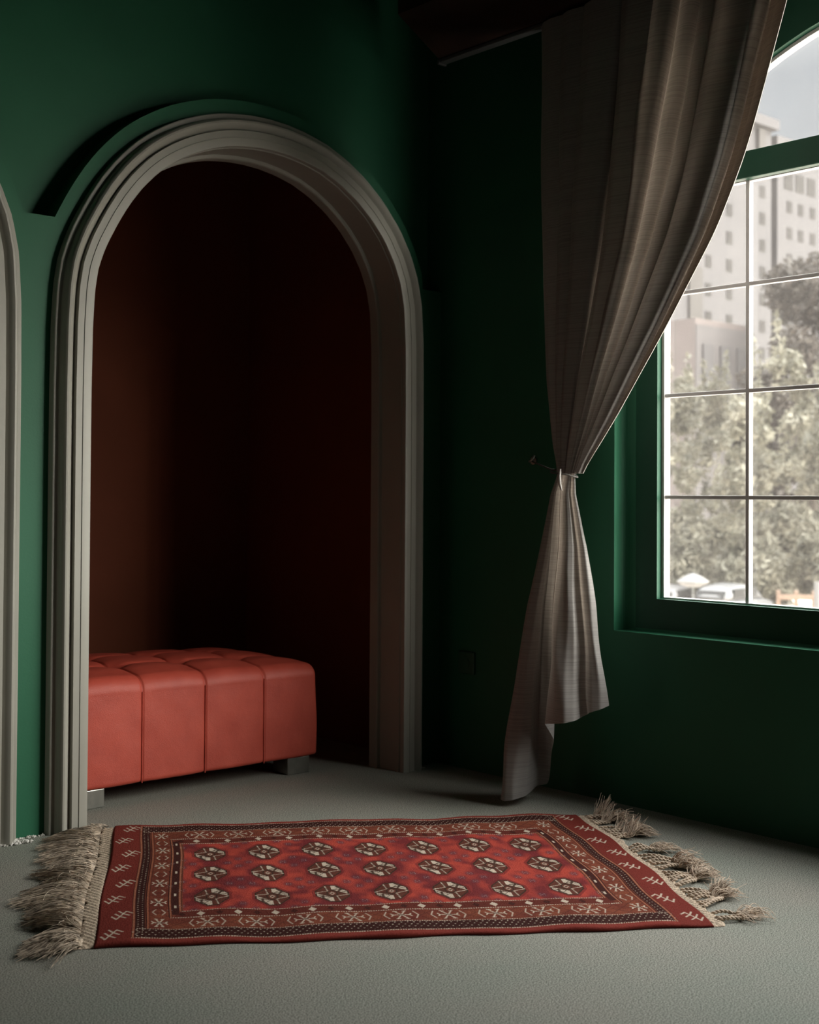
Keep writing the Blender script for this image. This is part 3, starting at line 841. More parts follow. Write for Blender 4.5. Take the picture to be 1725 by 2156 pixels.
def cross(cx, cy, full=True):
    u_ = S_ - cx; v_ = T_ - cy
    arms = [(0, .040), (0, -.040), (.032, 0), (-.032, 0)]
    for ax, ay in arms:
        m_ = np.exp(-(((u_ - ax) / .014) ** 2 + ((v_ - ay) / .021) ** 2) ** 2)
        m_ = (m_ * .75 * field)[..., None]
        dye[:] = dye * (1 - m_) + C_pur * m_
        for ox, oy in ((-.006, -.006), (.006, .006), (-.005, .007), (.006, -.006), (0, 0)):
            if TB[0, 0] is not None and FT + .004 < cy + ay + oy < RW - FT - .004:
                seg(cx + ax + ox, cy + ay + oy, cx + ax + ox + .0001, cy + ay + oy, .0015, np.array([.42, .36, .36]), .75)
MC = [(0.300 + .1655 * i, t_) for t_ in (.352, .577, .797) for i in range(7)]
for i in range(-1, 7):
    for t_ in (.247, .465, .687, .912):
        cxx = .383 + .1655 * i
        if cxx > FS - .05 and cxx < RL - FS + .05: cross(cxx, t_)
for k, (cx, cy) in enumerate(MC): medallion(cx, cy, k)
dye = np.clip(dye, 0.004, 1)
WX, WY_ = rug_world(S_, T_)
HZ = rug_h(S_, T_)
pile_n = np.random.default_rng(2).normal(0, .0004, S_.shape)
edge = np.clip(np.minimum(SB, TB) / .006, 0, 1)
HZ = HZ * (0.55 + .45 * edge ** .5) + pile_n
V = np.stack([WX, WY_, HZ], -1).reshape(-1, 3)
F = grid_faces(NS, NTt)
# skirt down to the floor
bidx = np.concatenate([np.arange(0, NS * NTt, NTt), (NS - 1) * NTt + np.arange(NTt)[1:], np.arange((NS - 1) * NTt - 1 + NTt - 0, 0, -NTt)[1:] if False else (np.arange(NS - 2, -1, -1) * NTt + NTt - 1), np.arange(NTt - 2, 0, -1)])
low = V[bidx].copy(); low[:, 2] = 0.0008
nb = len(bidx); nV = len(V)
V = np.vstack([V, low])
nx_ = np.roll(np.arange(nb), -1)
F = np.vstack([F, np.stack([bidx, nV + np.arange(nb), nV + nx_, bidx[nx_]], 1)])
rug = empty('rug', (2.52, 2.93, 0)); tag(rug, 'red patterned oriental rug with fringed ends on the carpet', 'rug')
def rput(o):
    o.parent = rug; o.matrix_parent_inverse = Matrix.Translation((-2.52, -2.93, 0)); return o
pile = rput(mesh_obj('pile', V, F, M_rug, smooth=True))
ca = pile.data.attributes.new('dye', 'FLOAT_COLOR', 'POINT')
cd = np.ones((len(V), 4), dtype=np.float32); cd[:nV, :3] = dye.reshape(-1, 3); cd[nV:, :3] = (.03, .012, .01)
ca.data.foreach_set('color', cd.ravel())

# woven cotton bands at both ends
def woven(s0, s1, name):
    ns, nt_ = 26, 420
    s_, t_ = np.meshgrid(np.linspace(s0, s1, ns), np.linspace(0.002, RW - .004, nt_), indexing='ij')
    wob = .004 * np.sin(t_ * 40) + .003 * np.sin(t_ * 93)
    s_ = s_ + wob * np.linspace(1, 0, ns)[:, None] if s0 < 0 else s_ + wob * np.linspace(0, 1, ns)[:, None]
    x, y = rug_world(s_, t_)
    z = 0.0062 + .0016 * np.sin(t_ * 900) * np.sin(s_ * 700) + .0012 * np.sin(t_ * 260 + s_ * 300)
    e_ = np.linspace(-1, 1, ns)[:, None]
    z = z * (1 - .8 * np.abs(e_) ** 6) * np.clip(np.minimum(t_ - .001, RW - .003 - t_) / .012, .08, 1) ** .6
    return rput(mesh_obj(name, np.stack([x, y, z], -1).reshape(-1, 3), grid_faces(ns, nt_), M_band, smooth=True))
band_l = woven(-.044, .004, 'woven_band'); band_r = woven(RL - .004, RL + .030, 'woven_band')

# left fringe: long combed strands lying in clumps
rf = np.random.default_rng(31)
paths, rads = [], []
M_ = 12; q = np.linspace(0, 1, M_)
clumps = []
t0 = -.01
while t0 < RW + .01:
    w_ = rf.uniform(.035, .075); clumps.append((t0 + w_ / 2, w_, rf.uniform(.125, .185), rf.normal(0, .18), rf.uniform(.010, .026))); t0 += w_
for ci, (tc_, w_, ln, lean, lift) in enumerate(clumps):
    frac = tc_ / RW
    lean2 = lean + (0.22 * (frac - .5)) - (.55 if frac < .09 else 0)
    for _ in range(int(w_ * 2300)):
        tt = tc_ + rf.uniform(-.5, .5) * w_ * 1.15
        l_ = ln * rf.uniform(.62, 1.12)
        tip_t = tc_ + (tt - tc_) * rf.uniform(.45, 1.0) + lean2 * l_ + rf.normal(0, .010)
        bend = rf.normal(0, .012)
        s_ = -.040 - l_ * q
        t_ = tt + (tip_t - tt) * q ** 1.4 + bend * np.sin(PI * q) + .003 * np.sin(q * 9 + rf.uniform(0, 6))
        z = .006 + (lift * rf.uniform(.3, 1.1)) * np.sin(PI * np.minimum(q * 1.02, 1)) ** .9 * (1 - .35 * q) + rf.uniform(0, .004)
        z = np.maximum(z, .002 + .0015 * rf.random())
        x, y = rug_world(s_, t_)
        paths.append(np.stack([x, y, z], 1)); rads.append(np.linspace(.00115, .0006, M_))
# a few loose looping threads
for _ in range(46):
    tt = rf.uniform(.0, RW); l_ = rf.uniform(.05, .13)
    s_ = -.030 - l_ * (q + .25 * np.sin(q * PI * rf.uniform(.8, 2)))
    t_ = tt + rf.normal(0, .035) * q + .022 * np.sin(q * PI * rf.uniform(1, 2.2) + rf.uniform(0, 3)) * q
    x, y = rug_world(s_, t_); z = .011 + rf.uniform(.01, .03) * np.sin(PI * q)
    paths.append(np.stack([x, y, z], 1)); rads.append(np.full(M_, .0011))
# the front corner: splayed tails
for _ in range(60):
    tt = rf.uniform(.0, .05); l_ = rf.uniform(.09, .15); an = rf.uniform(-1.3, .1)
    s_ = -.03 - l_ * q * math.cos(an); t_ = tt + l_ * q * math.sin(an) + rf.normal(0, .012) * np.sin(PI * q) + .01 * q * rf.normal()
    x, y = rug_world(s_, t_); z = .008 + rf.uniform(.01, .035) * np.sin(PI * q) * (1 - .2 * q) + .001
    paths.append(np.stack([x, y, z], 1)); rads.append(np.linspace(.0014, .0007, M_))
V, F = tube_mesh(np.array(paths), np.array(rads), 3)
V[:, 1] = np.where(V[:, 1] > 3.875, 3.875 + (V[:, 1] - 3.875) * .1, V[:, 1])
fr = mesh_obj('combed_fringe', V, F, M_fringe_l, band_l, smooth=True); fr['kind'] = 'stuff'; fr['label'] = 'combed taupe fringe'

# right fringe: twisted cords with frayed ends, in bunches with gaps
rf = np.random.default_rng(77)
paths, rads = [], []
M2 = 26; q = np.linspace(0, 1, M2); q12 = np.linspace(0, 1, 12)
fr_paths, fr_rads = [], []
tt = .012
bunch = [(.02, .10), (.13, .30), (.32, .47), (.49, .64), (.66, .74), (.84, 1.0), (1.02, 1.15)]
for (ta, tb) in bunch:
    mid = (ta + tb) / 2
    n = max(3, int((tb - ta) / .021))
    swing = rf.normal(-.05, .25)
    for k in range(n):
        t0 = ta + (tb - ta) * (k + .5) / n + rf.normal(0, .003)
        l_ = rf.uniform(.06, .10)
        tipt = t0 + (mid - t0) * .55 + swing * l_ * .6 + rf.normal(0, .006)
        s_ = RL + .022 + l_ * q
        t_ = t0 + (tipt - t0) * q ** 1.3 + .006 * np.sin(q * 4 + rf.uniform(0, 6))
        zb = .0065 + rf.uniform(.0, .012) * np.sin(PI * q)
        for ph_ in (0, PI):
            a_ = q * l_ / .012 * 2 * PI * .55 + ph_
            x, y = rug_world(s_, t_ + .0026 * np.cos(a_)); z = np.maximum(zb + .0026 * np.sin(a_), .003)
            paths.append(np.stack([x, y, z], 1)); rads.append(np.full(M2, .0029))
        # frayed end
        ex, tz = s_[-1], t_[-1]
        dirt = (t_[-1] - t_[-4]) / (s_[-1] - s_[-4])
        up = rf.uniform(.0, .05) if rf.random() < .45 else rf.uniform(0, .016)
        for _ in range(int(rf.uniform(14, 24))):
            fl = rf.uniform(.045, .085); an = math.atan(dirt) + rf.normal(swing * .5, .36)
            s2 = ex - .004 + fl * q12 * math.cos(an) + rf.normal(0, .006) * np.sin(PI * q12)
            t2 = tz + fl * q12 * math.sin(an) + rf.normal(0, .012) * np.sin(PI * q12 * rf.uniform(.7, 1.4))
            z2 = .0065 + up * q12 * rf.uniform(.2, 1.2) + rf.uniform(.0, .022) * np.sin(PI * q12)
            x, y = rug_world(s2, t2)
            fr_paths.append(np.stack([x, y, np.maximum(z2, .0015)], 1)); fr_rads.append(np.linspace(.0015, .0008, 12))
# standing curled tails at the back
for tb_ in (1.14, 1.10, 1.05, .93, .88, .86):
    for _ in range(26):
        fl = rf.uniform(.06, .12); an = rf.normal(.25, .35)
        s2 = RL + .05 + fl * q12 * math.cos(an) * .7; t2 = tb_ + fl * q12 * math.sin(an) * .8 + rf.normal(0, .014) * np.sin(PI * q12)
        z2 = .006 + rf.uniform(.025, .075) * q12 ** 1.5 * (1 - .3 * q12 * rf.random())
        x, y = rug_world(s2, t2); fr_paths.append(np.stack([x, y, z2], 1)); fr_rads.append(np.linspace(.0015, .0008, 12))
V1, F1 = tube_mesh(np.array(paths), np.array(rads), 6)
V2, F2 = tube_mesh(np.array(fr_paths), np.array(fr_rads), 3)
fr = mesh_obj('braided_fringe', np.vstack([V1, V2]), np.vstack([F1, F2 + len(V1)]), M_fringe_r, band_r, smooth=True); fr['kind'] = 'stuff'; fr['label'] = 'twisted beige fringe'

# ------------------------------------------------------------------ outside: street, cars, trees, buildings
GZ = -3.9
bm = bmesh.new(); box(bm, 8, 260, -120, 240, GZ - .3, GZ)
street = struct(bm_obj('ground', bm, M_street), 'pale street outside the window')
FW = np.array([0.845, 0.535, 0.0])
EYE = 1.1
def direction(px):
    """horizontal unit direction of an image column"""
    a = math.radians(42.1); x = (px - 862.5) / 2760.0
    d_ = np.array([math.sin(a) + x * math.cos(a), math.cos(a) - x * math.sin(a)]); return d_ / np.linalg.norm(d_)
def at(px, py, D):
    """point seen at an image position, D metres away horizontally"""
    d_ = direction(px); zf = D / math.hypot(1, (px - 862.5) / 2760.0)
    hy = 1045.6 + (px - 862.5) * math.tan(math.radians(.36))
    return np.array([d_[0] * D, d_[1] * D, EYE + (hy - py) / 2760.0 * zf])

# apartment tower: facade parallel to the arch wall
TY = 80.0
def tower_x(px): d_ = direction(px); return d_[0] / d_[1] * TY
def tower_z(px, py):
    d_ = direction(px); return at(px, py, TY / d_[1])[2]
tw = empty('apartment_tower', (tower_x(1600), TY, GZ)); tag(tw, 'pale high rise apartment block with rows of small windows outside the window', 'building')
def wput(o):
    o.parent = tw; o.matrix_parent_inverse = Matrix.Translation((-tower_x(1600), -TY, -GZ)); return o
xa, xb, xc, xd, xe = tower_x(1380), tower_x(1624), tower_x(1637), tower_x(1900), tower_x(1610)
zt1 = tower_z(1600, 264); zt2 = tower_z(1660, 288)
bm = bmesh.new(); box(bm, xa - 6, xb, TY, TY + 18, GZ, zt1); wput(bm_obj('left_wing', bm, M_conc))
bm = bmesh.new(); box(bm, xa - 6.6, xb + .4, TY - .8, TY + 18, zt1, zt1 + 1.1); wput(bm_obj('roof_slab', bm, M_conc))
bm = bmesh.new(); box(bm, xc, xd, TY, TY + 18, GZ, zt2); wput(bm_obj('right_wing', bm, M_conc))
bm = bmesh.new(); box(bm, xb, xc, TY + 1.0, TY + 17, GZ, zt2 - .6); wput(bm_obj('shaded_wing_gap', bm, M_conc_dark))  # recessed gap between the wings, its shade put into the darker colour
def tower_windows(cols, rows, w_, h_):
    bm = bmesh.new(); box(bm, -w_ / 2, w_ / 2, -.06, .10, -h_ / 2, h_ / 2)
    proto = None
    for px in cols:
        for z_ in rows:
            if proto is None:
                proto = bm_obj('window', bm, M_extwin); o = proto
            else:
                o = proto.copy(); COL.objects.link(o)
            o.location = (tower_x(px), TY, z_); o.parent = tw; o.matrix_parent_inverse = Matrix.Translation((-tower_x(1600), -TY, -GZ))
r0 = tower_z(1535, 440)
tower_windows((1491, 1535, 1605), [r0 + 2.95 * k for k in (-5, -4, -3, -2, -1, 0, 1, 2, 3)], 1.0, 1.3)
r1 = tower_z(1662, 434)
tower_windows((1662, 1686, 1711, 1738), [r1 + 2.95 * k for k in (-3, -2, -1, 0)], 1.0, 1.3)
r2 = tower_z(1660, 378)
tower_windows((1660, 1684, 1708), [r2], 1.7, 2.0)
bm = bmesh.new(); box(bm, tower_x(1592), tower_x(1605), TY - .4, TY + .1, zt1 - 3.4, zt1 - .2); wput(bm_obj('roof_terrace_door', bm, M_conc_dark))
xp = tower_x(1462); bm = bmesh.new(); box(bm, xp - 1.1, xp + 1.1, TY - .25, TY + .1, GZ, tower_z(1462, 560)); wput(bm_obj('pilaster', bm, M_conc_dark))

# low building in front of the tower
c_ = at(1467, 668, 85)
lb = empty('low_building', (c_[0], c_[1], GZ)); tag(lb, 'low pinkish grey building with a flat roof in front of the apartment block', 'building')
bm = bmesh.new(); box(bm, 0, 6.5, .02, 9, 0, c_[2] - GZ - .4); bm_obj('grey_wing', bm, M_grey, lb)
bm = bmesh.new(); box(bm, -.02, 6.4, .1, 16, .05, c_[2] - GZ); bm_obj('pink_wing', bm, M_pink, lb)
for k in range(3):
    bm = bmesh.new(); box(bm, .6 + 1.9 * k, 1.7 + 1.9 * k, -.12, .1, c_[2] - GZ - 4.6, c_[2] - GZ - 1.6); bm_obj('window', bm, M_conc, lb)

# foliage made of many small leaves
def foliage(n, blobs, leaf, seed, droop=0.0):
    rg_ = np.random.default_rng(seed)
    blobs = np.array(blobs, float)                       # x,y,z,rx,ry,rz
    vol = blobs[:, 3] * blobs[:, 4] * blobs[:, 5]; pr = vol ** .75; pr /= pr.sum()
    bi = rg_.choice(len(blobs), n, p=pr)
    d_ = rg_.normal(size=(n, 3)); d_ /= np.linalg.norm(d_, axis=1, keepdims=True)
    rad = rg_.uniform(.45, 1.05, n) ** .6
    C = blobs[bi, :3] + d_ * blobs[bi, 3:] * rad[:, None]
    a = rg_.normal(size=(n, 3)); a[:, 2] -= droop * 1.5; a /= np.linalg.norm(a, axis=1, keepdims=True)
    b = np.cross(a, rg_.normal(size=(n, 3))); b /= np.linalg.norm(b, axis=1, keepdims=True)
    L_ = leaf * rg_.uniform(.6, 1.5, n)[:, None]
    a = a * L_ * (1 + droop * 1.2); b = b * L_ * .55
    V = np.stack([C - a, C + b, C + a, C - b], 1).reshape(-1, 3)
    F = np.arange(n * 4).reshape(-1, 4)
    return V, F
def tree(name, base, h, crown_r, n, leaf, mat, label, seed, droop=0.0, spires=0, crown_lo=.25, group=None):
    rg_ = np.random.default_rng(seed)
    root = empty(name, tuple(base)); tag(root, label, 'tree' if 'tree' in name else 'shrub', group)
    th_ = h if 'broad' in name else h * .45
    tp = smooth_path([(0, 0, 0), (.1, .05, th_ * .3), (-.08, .1, th_ * .6), (.05, 0, th_ * .85)], 14, 1)[None]
    V, F = tube_mesh(tp, np.linspace(.022 * th_, .005 * th_, 14)[None], 8); mesh_obj('trunk', V, F, M_bark, root, True)
    blobs = []
    for k in range(44 if 'broad' in name else 26):
        zz_ = rg_.uniform(crown_lo, .93) * h
        f = math.sin(PI * min(1, max(.05, (zz_ / h - crown_lo * .6) / (1.02 - crown_lo * .6)))) ** .6
        an = rg_.uniform(0, 2 * PI); rr_ = crown_r * f * rg_.uniform(.3, .85)
        b_ = crown_r * rg_.uniform(.22, .40)
        blobs.append((rr_ * math.cos(an), rr_ * math.sin(an), zz_, b_, b_, b_ * rg_.uniform(.7, 1.1)))
    if crown_lo < .1:
        for k in range(9):
            an = k * 2 * PI / 9; blobs.append((crown_r * .6 * math.cos(an), crown_r * .6 * math.sin(an), h * rg_.uniform(.04, .30), crown_r * .5, crown_r * .5, h * .10))
    for k in range(spires):
        an = rg_.uniform(0, 2 * PI); rr_ = crown_r * rg_.uniform(.2, 1.0); zz_ = h * rg_.uniform(.55, .98)
        blobs.append((rr_ * math.cos(an), rr_ * math.sin(an), zz_, crown_r * .13, crown_r * .13, h * rg_.uniform(.10, .17)))
    V, F = foliage(n, blobs, leaf, seed + 1, droop)
    mesh_obj('foliage', V, F, mat, root)
    return root
def ground_at(px, D): d_ = direction(px); return (d_[0] * D, d_[1] * D, GZ)
TREES = [('broad_tree', 1714, 90, 21.8, 4.3, 15000, .22, M_leaf_dark, 'tall brownish broad tree behind the pale shrubs at the right window edge', 0, 0, .14),
         ('broad_tree', 1600, 77.5, 14.4, 2.2, 8500, .19, M_leaf_dark, 'smaller brownish tree in front of the low building', 0, 0, .2),
         ('pale_shrub_tree', 1415, 58, 10.8, 1.45, 6500, .12, M_leaf_mid, 'olive shrubby tree at the left window edge behind the grey car', .3, 5, .03),
         ('pale_shrub_tree', 1572, 58, 9.9, 1.4, 6500, .12, M_leaf_pale, 'pale green shrubby tree behind the middle glazing bar', .4, 8, .03),
         ('pale_shrub_tree', 1742, 58, 9.4, 1.45, 6500, .12, M_leaf_mid, 'olive shrubby tree at the right picture edge above the fence', .4, 6, .03),
         ('pale_shrub_tree', 1496, 65, 11.0, 1.6, 7500, .13, M_leaf_mid, 'olive shrubby tree behind the white car and the parasol', .3, 8, .03),
         ('pale_shrub_tree', 1655, 65, 12.6, 1.6, 7500, .13, M_leaf_pale, 'pale green spiky tree in front of the tall brownish tree', .4, 10, .03),
         ('pale_shrub_tree', 1830, 65, 11.4, 1.6, 6000, .13, M_leaf_mid, 'olive tree beyond the right side of the window', .3, 8, .03),
         ('dense_shrub', 1425, 72, 12.4, 1.5, 7500, .14, M_leaf_mid, 'dense olive shrub rising below the low pinkish building', .2, 4, .02),
         ('dense_shrub', 1580, 72, 11.0, 1.5, 7500, .14, M_leaf_mid, 'dense olive shrub filling the gap behind the middle of the window', .2, 4, .02),
         ('dense_shrub', 1728, 73, 11.6, 1.5, 7500, .14, M_leaf_mid, 'dense olive shrub under the tall brownish tree', .2, 4, .02)]
for i, (nm, px, D_, h_, cr_, n_, lf, mt_, lab, dr, sp_, lo_) in enumerate(TREES):
    tree(nm, ground_at(px, D_), h_, cr_, n_, lf, mt_, lab, 101 + i * 3, dr, sp_, lo_)
# cars
def loft(stations, name, mat, parent, ring=14):
    """stations: (x, half width, z low, z high, squareness)"""
    V, F = [], []
    for x, hw, z0, z1, p_ in stations:
        for k in range(ring):
            a_ = 2 * PI * k / ring
            c__, s__ = math.cos(a_), math.sin(a_)
            V.append((x, hw * math.copysign(abs(c__) ** p_, c__), (z0 + z1) / 2 + (z1 - z0) / 2 * math.copysign(abs(s__) ** p_, s__)))
    n = len(stations)
    for i in range(n - 1):
        for k in range(ring):
            F.append((i * ring + k, i * ring + (k + 1) % ring, (i + 1) * ring + (k + 1) % ring, (i + 1) * ring + k))
    F.append(tuple(range(ring))[::-1]); F.append(tuple((n - 1) * ring + k for k in range(ring)))
    return mesh_obj(name, V, F, mat, parent, True)
def car(px, D, rz, paint_m, label, scale=1.0):
    g = ground_at(px, D)
    root = empty('parked_car', g, rz); tag(root, label, 'car', 'cars parked outside the window')
    root.scale = (scale,) * 3
    loft([(-2.05, .70, .45, .85, .5), (-1.98, .82, .32, .98, .45), (-1.5, .87, .25, 1.02, .4), (0, .88, .22, 1.0, .4), (1.1, .87, .24, .97, .42), (1.8, .80, .30, .86, .45), (2.05, .66, .40, .74, .5)], 'body', paint_m, root)
    cab = loft([(-1.95, .60, .90, 1.14, .6), (-1.70, .69, .90, 1.38, .65), (-1.2, .74, .9, 1.52, .7), (-.4, .75, .9, 1.57, .7), (.2, .73, .9, 1.52, .7), (.7, .69, .9, 1.34, .65), (1.15, .66, .9, 1.02, .6)], 'cabin', paint_m, root)
    bm = bmesh.new(); box(bm, -.02, .02, -.58, .58, -.17, .17, .015); o = bm_obj('rear_window', bm, M_carwin, root); o.location = (-1.86, 0, 1.20); o.rotation_euler = (0, math.radians(38), 0)
    bm = bmesh.new(); box(bm, -.02, .02, -.60, .60, -.30, .30, .015); o = bm_obj('windscreen', bm, M_carwin, root); o.location = (.92, 0, 1.20); o.rotation_euler = (0, math.radians(-62), 0)
    for sy in (-1, 1):
        for x0, x1 in ((-1.45, -.55), (-.45, .45)):
            bm = bmesh.new(); box(bm, x0, x1, sy * .70 - .055, sy * .70 + .055, 1.08, 1.40, .02); bm_obj('side_window', bm, M_carwin, cab)
        bm = bmesh.new(); box(bm, -2.06, -1.90, sy * .70 - .09, sy * .70 + .09, .72, .98, .03); bm_obj('tail_lamp', bm, M_lamp_red, root)
        for wx in (-1.3, 1.3):
            bm = bmesh.new(); bmesh.ops.create_cone(bm, cap_ends=True, segments=24, radius1=.31, radius2=.31, depth=.2, matrix=Matrix.Translation((wx, sy * .80, .31)) @ Matrix.Rotation(PI / 2, 4, 'X')); bm_obj('wheel', bm, M_tyre, root)
    return root
car(1545, 54, math.radians(8), M_carw, 'white hatchback car with its dark rear window above the window sill', 1.06)
car(1415, 54, math.radians(20), M_carg, 'dark grey car partly hidden at the lower left window corner')

# parasol
p_ = at(1460, 1222, 46)
pr = empty('parasol', (p_[0], p_[1], GZ)); tag(pr, 'small white parasol above the parked cars', 'parasol')
ph_ = p_[2] - GZ
V, F = [(0, 0, ph_ + .26)], []
for j, (rr_, zz_) in enumerate(((.20, .19), (.40, .08), (.55, -.02), (.55, -.05), (.42, -.14), (.2, -.22))):
    for k in range(16):
        f = 1 - .05 * (k % 2); V.append((rr_ * f * math.cos(k * PI / 8), rr_ * f * math.sin(k * PI / 8), ph_ + zz_))
for k in range(16): F.append((0, 1 + k, 1 + (k + 1) % 16))
for j in range(5):
    for k in range(16): F.append((1 + j * 16 + k, 1 + (j + 1) * 16 + k, 1 + (j + 1) * 16 + (k + 1) % 16, 1 + j * 16 + (k + 1) % 16))
mesh_obj('canopy', V, F, M_canvas, pr)
bm = bmesh.new(); bmesh.ops.create_cone(bm, cap_ends=True, segments=10, radius1=.025, radius2=.025, depth=ph_, matrix=Matrix.Translation((0, 0, ph_ / 2))); bm_obj('pole', bm, M_rail, pr)

# timber fence and white post
f0, f1 = at(1640, 1262, 42), at(1790, 1262, 42)
fe = empty('timber_fence', (f0[0], f0[1], GZ)); tag(fe, 'orange brown timber fence at the lower right of the window', 'fence')
dirv = (f1 - f0)[:2]; ln = np.linalg.norm(dirv); fe.rotation_euler = (0, 0, math.atan2(dirv[1], dirv[0]))
top_h = at(1680, 1243, 42)[2] - GZ
for k in range(5):
    bm = bmesh.new(); box(bm, k * ln / 4 - .06, k * ln / 4 + .06, -.05, .05, 0, top_h, .01); bm_obj('post', bm, M_wood, fe)
for zz_ in (.12, .55):
    bm = bmesh.new(); box(bm, 0, ln, -.09, -.055, top_h - zz_ - .16, top_h - zz_, .008); bm_obj('fence_rail', bm, M_wood, fe)
wp = at(1722, 1225, 38)
bm = bmesh.new(); bmesh.ops.create_cone(bm, cap_ends=True, segments=16, radius1=.09, radius2=.09, depth=wp[2] - GZ, matrix=Matrix.Translation((wp[0], wp[1], (wp[2] + GZ) / 2)))
tag(bm_obj('white_post', bm, M_canvas), 'white post in front of the timber fence at the right picture edge', 'post')

# ------------------------------------------------------------------ sky
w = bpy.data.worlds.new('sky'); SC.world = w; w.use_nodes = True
N, L = w.node_tree.nodes, w.node_tree.links
bg = N['Background']
geo = N.new('ShaderNodeTexCoord')
nrm = N.new('ShaderNodeVectorMath'); nrm.operation = 'NORMALIZE'; L.new(geo.outputs['Generated'], nrm.inputs[0])
sep = N.new('ShaderNodeSeparateXYZ'); L.new(nrm.outputs[0], sep.inputs[0])
el = N.new('ShaderNodeValToRGB')            # brightness by height: hazy horizon, bright overcast above
cr = el.color_ramp
cr.elements[0].position = 0.0; cr.elements[0].color = (0.42, 0.42, 0.435, 1)
e_ = cr.elements.new(0.30); e_.color = (0.41, 0.43, 0.465, 1)
e_ = cr.elements.new(0.42); e_.color = (1.0, 1.0, 1.0, 1)
cr.elements[-1].position = 0.75; cr.elements[-1].color = (1, 1, 1, 1)
L.new(sep.outputs['Z'], el.inputs['Fac'])
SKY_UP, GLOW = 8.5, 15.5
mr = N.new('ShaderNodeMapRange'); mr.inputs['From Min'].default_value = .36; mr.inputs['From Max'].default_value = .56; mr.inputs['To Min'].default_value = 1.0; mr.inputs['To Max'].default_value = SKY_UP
L.new(sep.outputs['Z'], mr.inputs['Value'])
base = N.new('ShaderNodeVectorMath'); base.operation = 'SCALE'; L.new(el.outputs['Color'], base.inputs[0]); L.new(mr.outputs[0], base.inputs['Scale'])
# clouds, faint
cn = N.new('ShaderNodeTexNoise'); cn.inputs['Scale'].default_value = 4.5; cn.inputs['Detail'].default_value = 6; L.new(nrm.outputs[0], cn.inputs['Vector'])
cm = N.new('ShaderNodeMapRange'); cm.inputs['From Min'].default_value = .35; cm.inputs['From Max'].default_value = .65; cm.inputs['To Min'].default_value = .84; cm.inputs['To Max'].default_value = 1.14
L.new(cn.outputs['Fac'], cm.inputs['Value'])
b2 = N.new('ShaderNodeVectorMath'); b2.operation = 'SCALE'; L.new(base.outputs[0], b2.inputs[0]); L.new(cm.outputs[0], b2.inputs['Scale'])
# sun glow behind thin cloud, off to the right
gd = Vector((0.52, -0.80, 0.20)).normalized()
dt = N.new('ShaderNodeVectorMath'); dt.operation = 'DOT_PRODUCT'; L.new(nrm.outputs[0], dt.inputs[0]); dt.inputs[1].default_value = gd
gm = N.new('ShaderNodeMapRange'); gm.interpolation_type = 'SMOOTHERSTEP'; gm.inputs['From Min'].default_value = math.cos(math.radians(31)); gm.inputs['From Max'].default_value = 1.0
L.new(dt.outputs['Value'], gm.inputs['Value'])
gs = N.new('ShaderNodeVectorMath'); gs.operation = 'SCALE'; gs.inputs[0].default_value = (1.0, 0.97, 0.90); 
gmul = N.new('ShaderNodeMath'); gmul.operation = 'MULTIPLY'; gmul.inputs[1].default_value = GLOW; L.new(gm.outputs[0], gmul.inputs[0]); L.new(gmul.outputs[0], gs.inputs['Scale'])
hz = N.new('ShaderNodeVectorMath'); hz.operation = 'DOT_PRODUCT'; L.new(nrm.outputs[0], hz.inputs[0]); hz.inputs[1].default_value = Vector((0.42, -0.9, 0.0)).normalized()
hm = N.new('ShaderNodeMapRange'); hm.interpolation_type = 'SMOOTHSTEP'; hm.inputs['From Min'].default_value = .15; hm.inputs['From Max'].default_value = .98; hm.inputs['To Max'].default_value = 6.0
L.new(hz.outputs['Value'], hm.inputs['Value'])
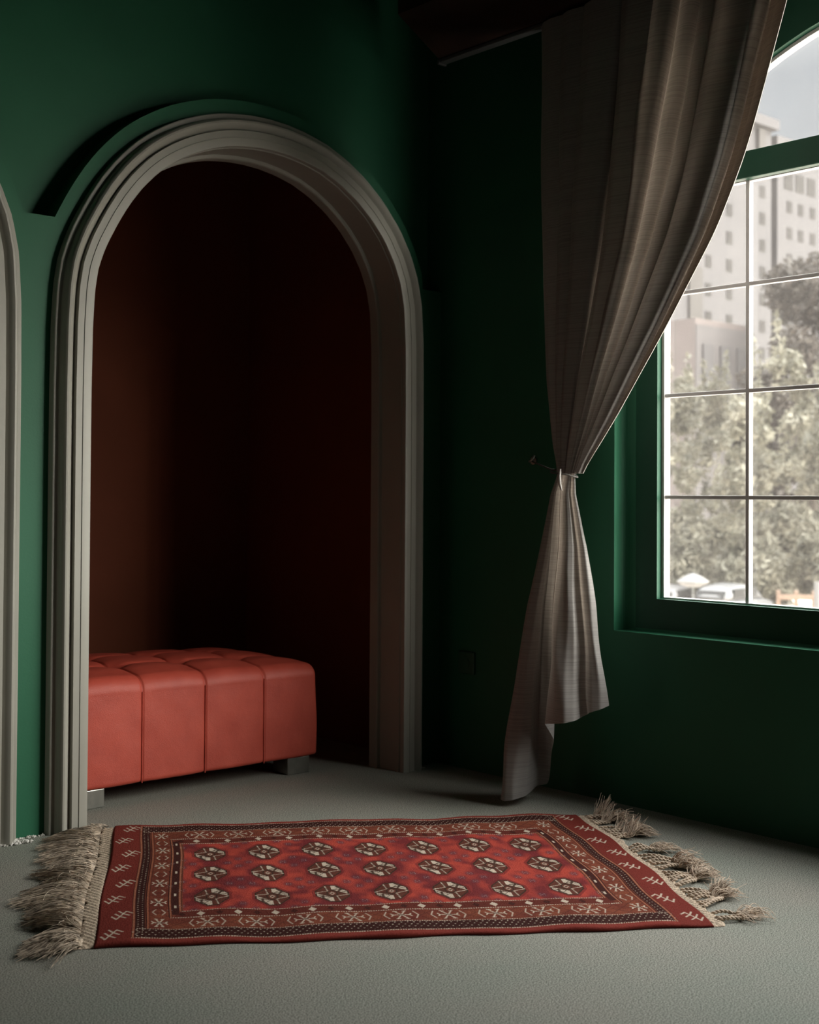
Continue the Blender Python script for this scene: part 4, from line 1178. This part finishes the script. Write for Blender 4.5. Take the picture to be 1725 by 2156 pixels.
hs = N.new('ShaderNodeVectorMath'); hs.operation = 'SCALE'; hs.inputs[0].default_value = (1.0, 0.93, 0.82); L.new(hm.outputs[0], hs.inputs['Scale'])
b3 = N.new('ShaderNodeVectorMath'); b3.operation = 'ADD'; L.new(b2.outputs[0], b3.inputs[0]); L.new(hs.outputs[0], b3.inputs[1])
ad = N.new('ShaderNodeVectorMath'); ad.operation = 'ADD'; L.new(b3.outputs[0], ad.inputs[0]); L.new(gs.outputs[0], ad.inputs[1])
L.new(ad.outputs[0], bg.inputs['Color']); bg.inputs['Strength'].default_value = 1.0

# ------------------------------------------------------------------ camera
f_px, alpha, roll, pitch, hy = 2760.0, math.radians(42.1), math.radians(.36), math.radians(1.1), 1045.6
Fv = Vector((math.sin(alpha) * math.cos(pitch), math.cos(alpha) * math.cos(pitch), math.sin(pitch)))
R0 = Vector((math.cos(alpha), -math.sin(alpha), 0)); U0 = R0.cross(Fv)
Rv = R0 * math.cos(roll) + U0 * math.sin(roll); Uv = U0 * math.cos(roll) - R0 * math.sin(roll)
cam = bpy.data.cameras.new('camera'); co = bpy.data.objects.new('camera', cam); COL.objects.link(co)
mw = Matrix((Rv, Uv, -Fv)).transposed().to_4x4(); mw.translation = (0, 0, EYE)
co.matrix_world = mw
cam.sensor_fit = 'HORIZONTAL'; cam.sensor_width = 36.0; cam.lens = 36.0 * f_px / 1725.0
ppy = hy - f_px * math.tan(pitch)
cam.shift_y = -(2156 / 2 - ppy) / 1725.0
cam.clip_start = 0.05; cam.clip_end = 500
cam.dof.use_dof = True; cam.dof.focus_distance = 3.9; cam.dof.aperture_fstop = 5.0
SC.camera = co

SC.view_settings.view_transform = 'Standard'; SC.view_settings.look = 'None'
SC.view_settings.exposure = 0.3; SC.view_settings.gamma = 1.0; SC.view_settings.use_curve_mapping = False
SC.cycles.use_denoising = True
SC.cycles.max_bounces = 10; SC.cycles.diffuse_bounces = 6; SC.cycles.glossy_bounces = 3; SC.cycles.transparent_max_bounces = 12; SC.cycles.transmission_bounces = 4
SC.cycles.sample_clamp_indirect = 6.0
SC.cycles.caustics_reflective = False; SC.cycles.caustics_refractive = False
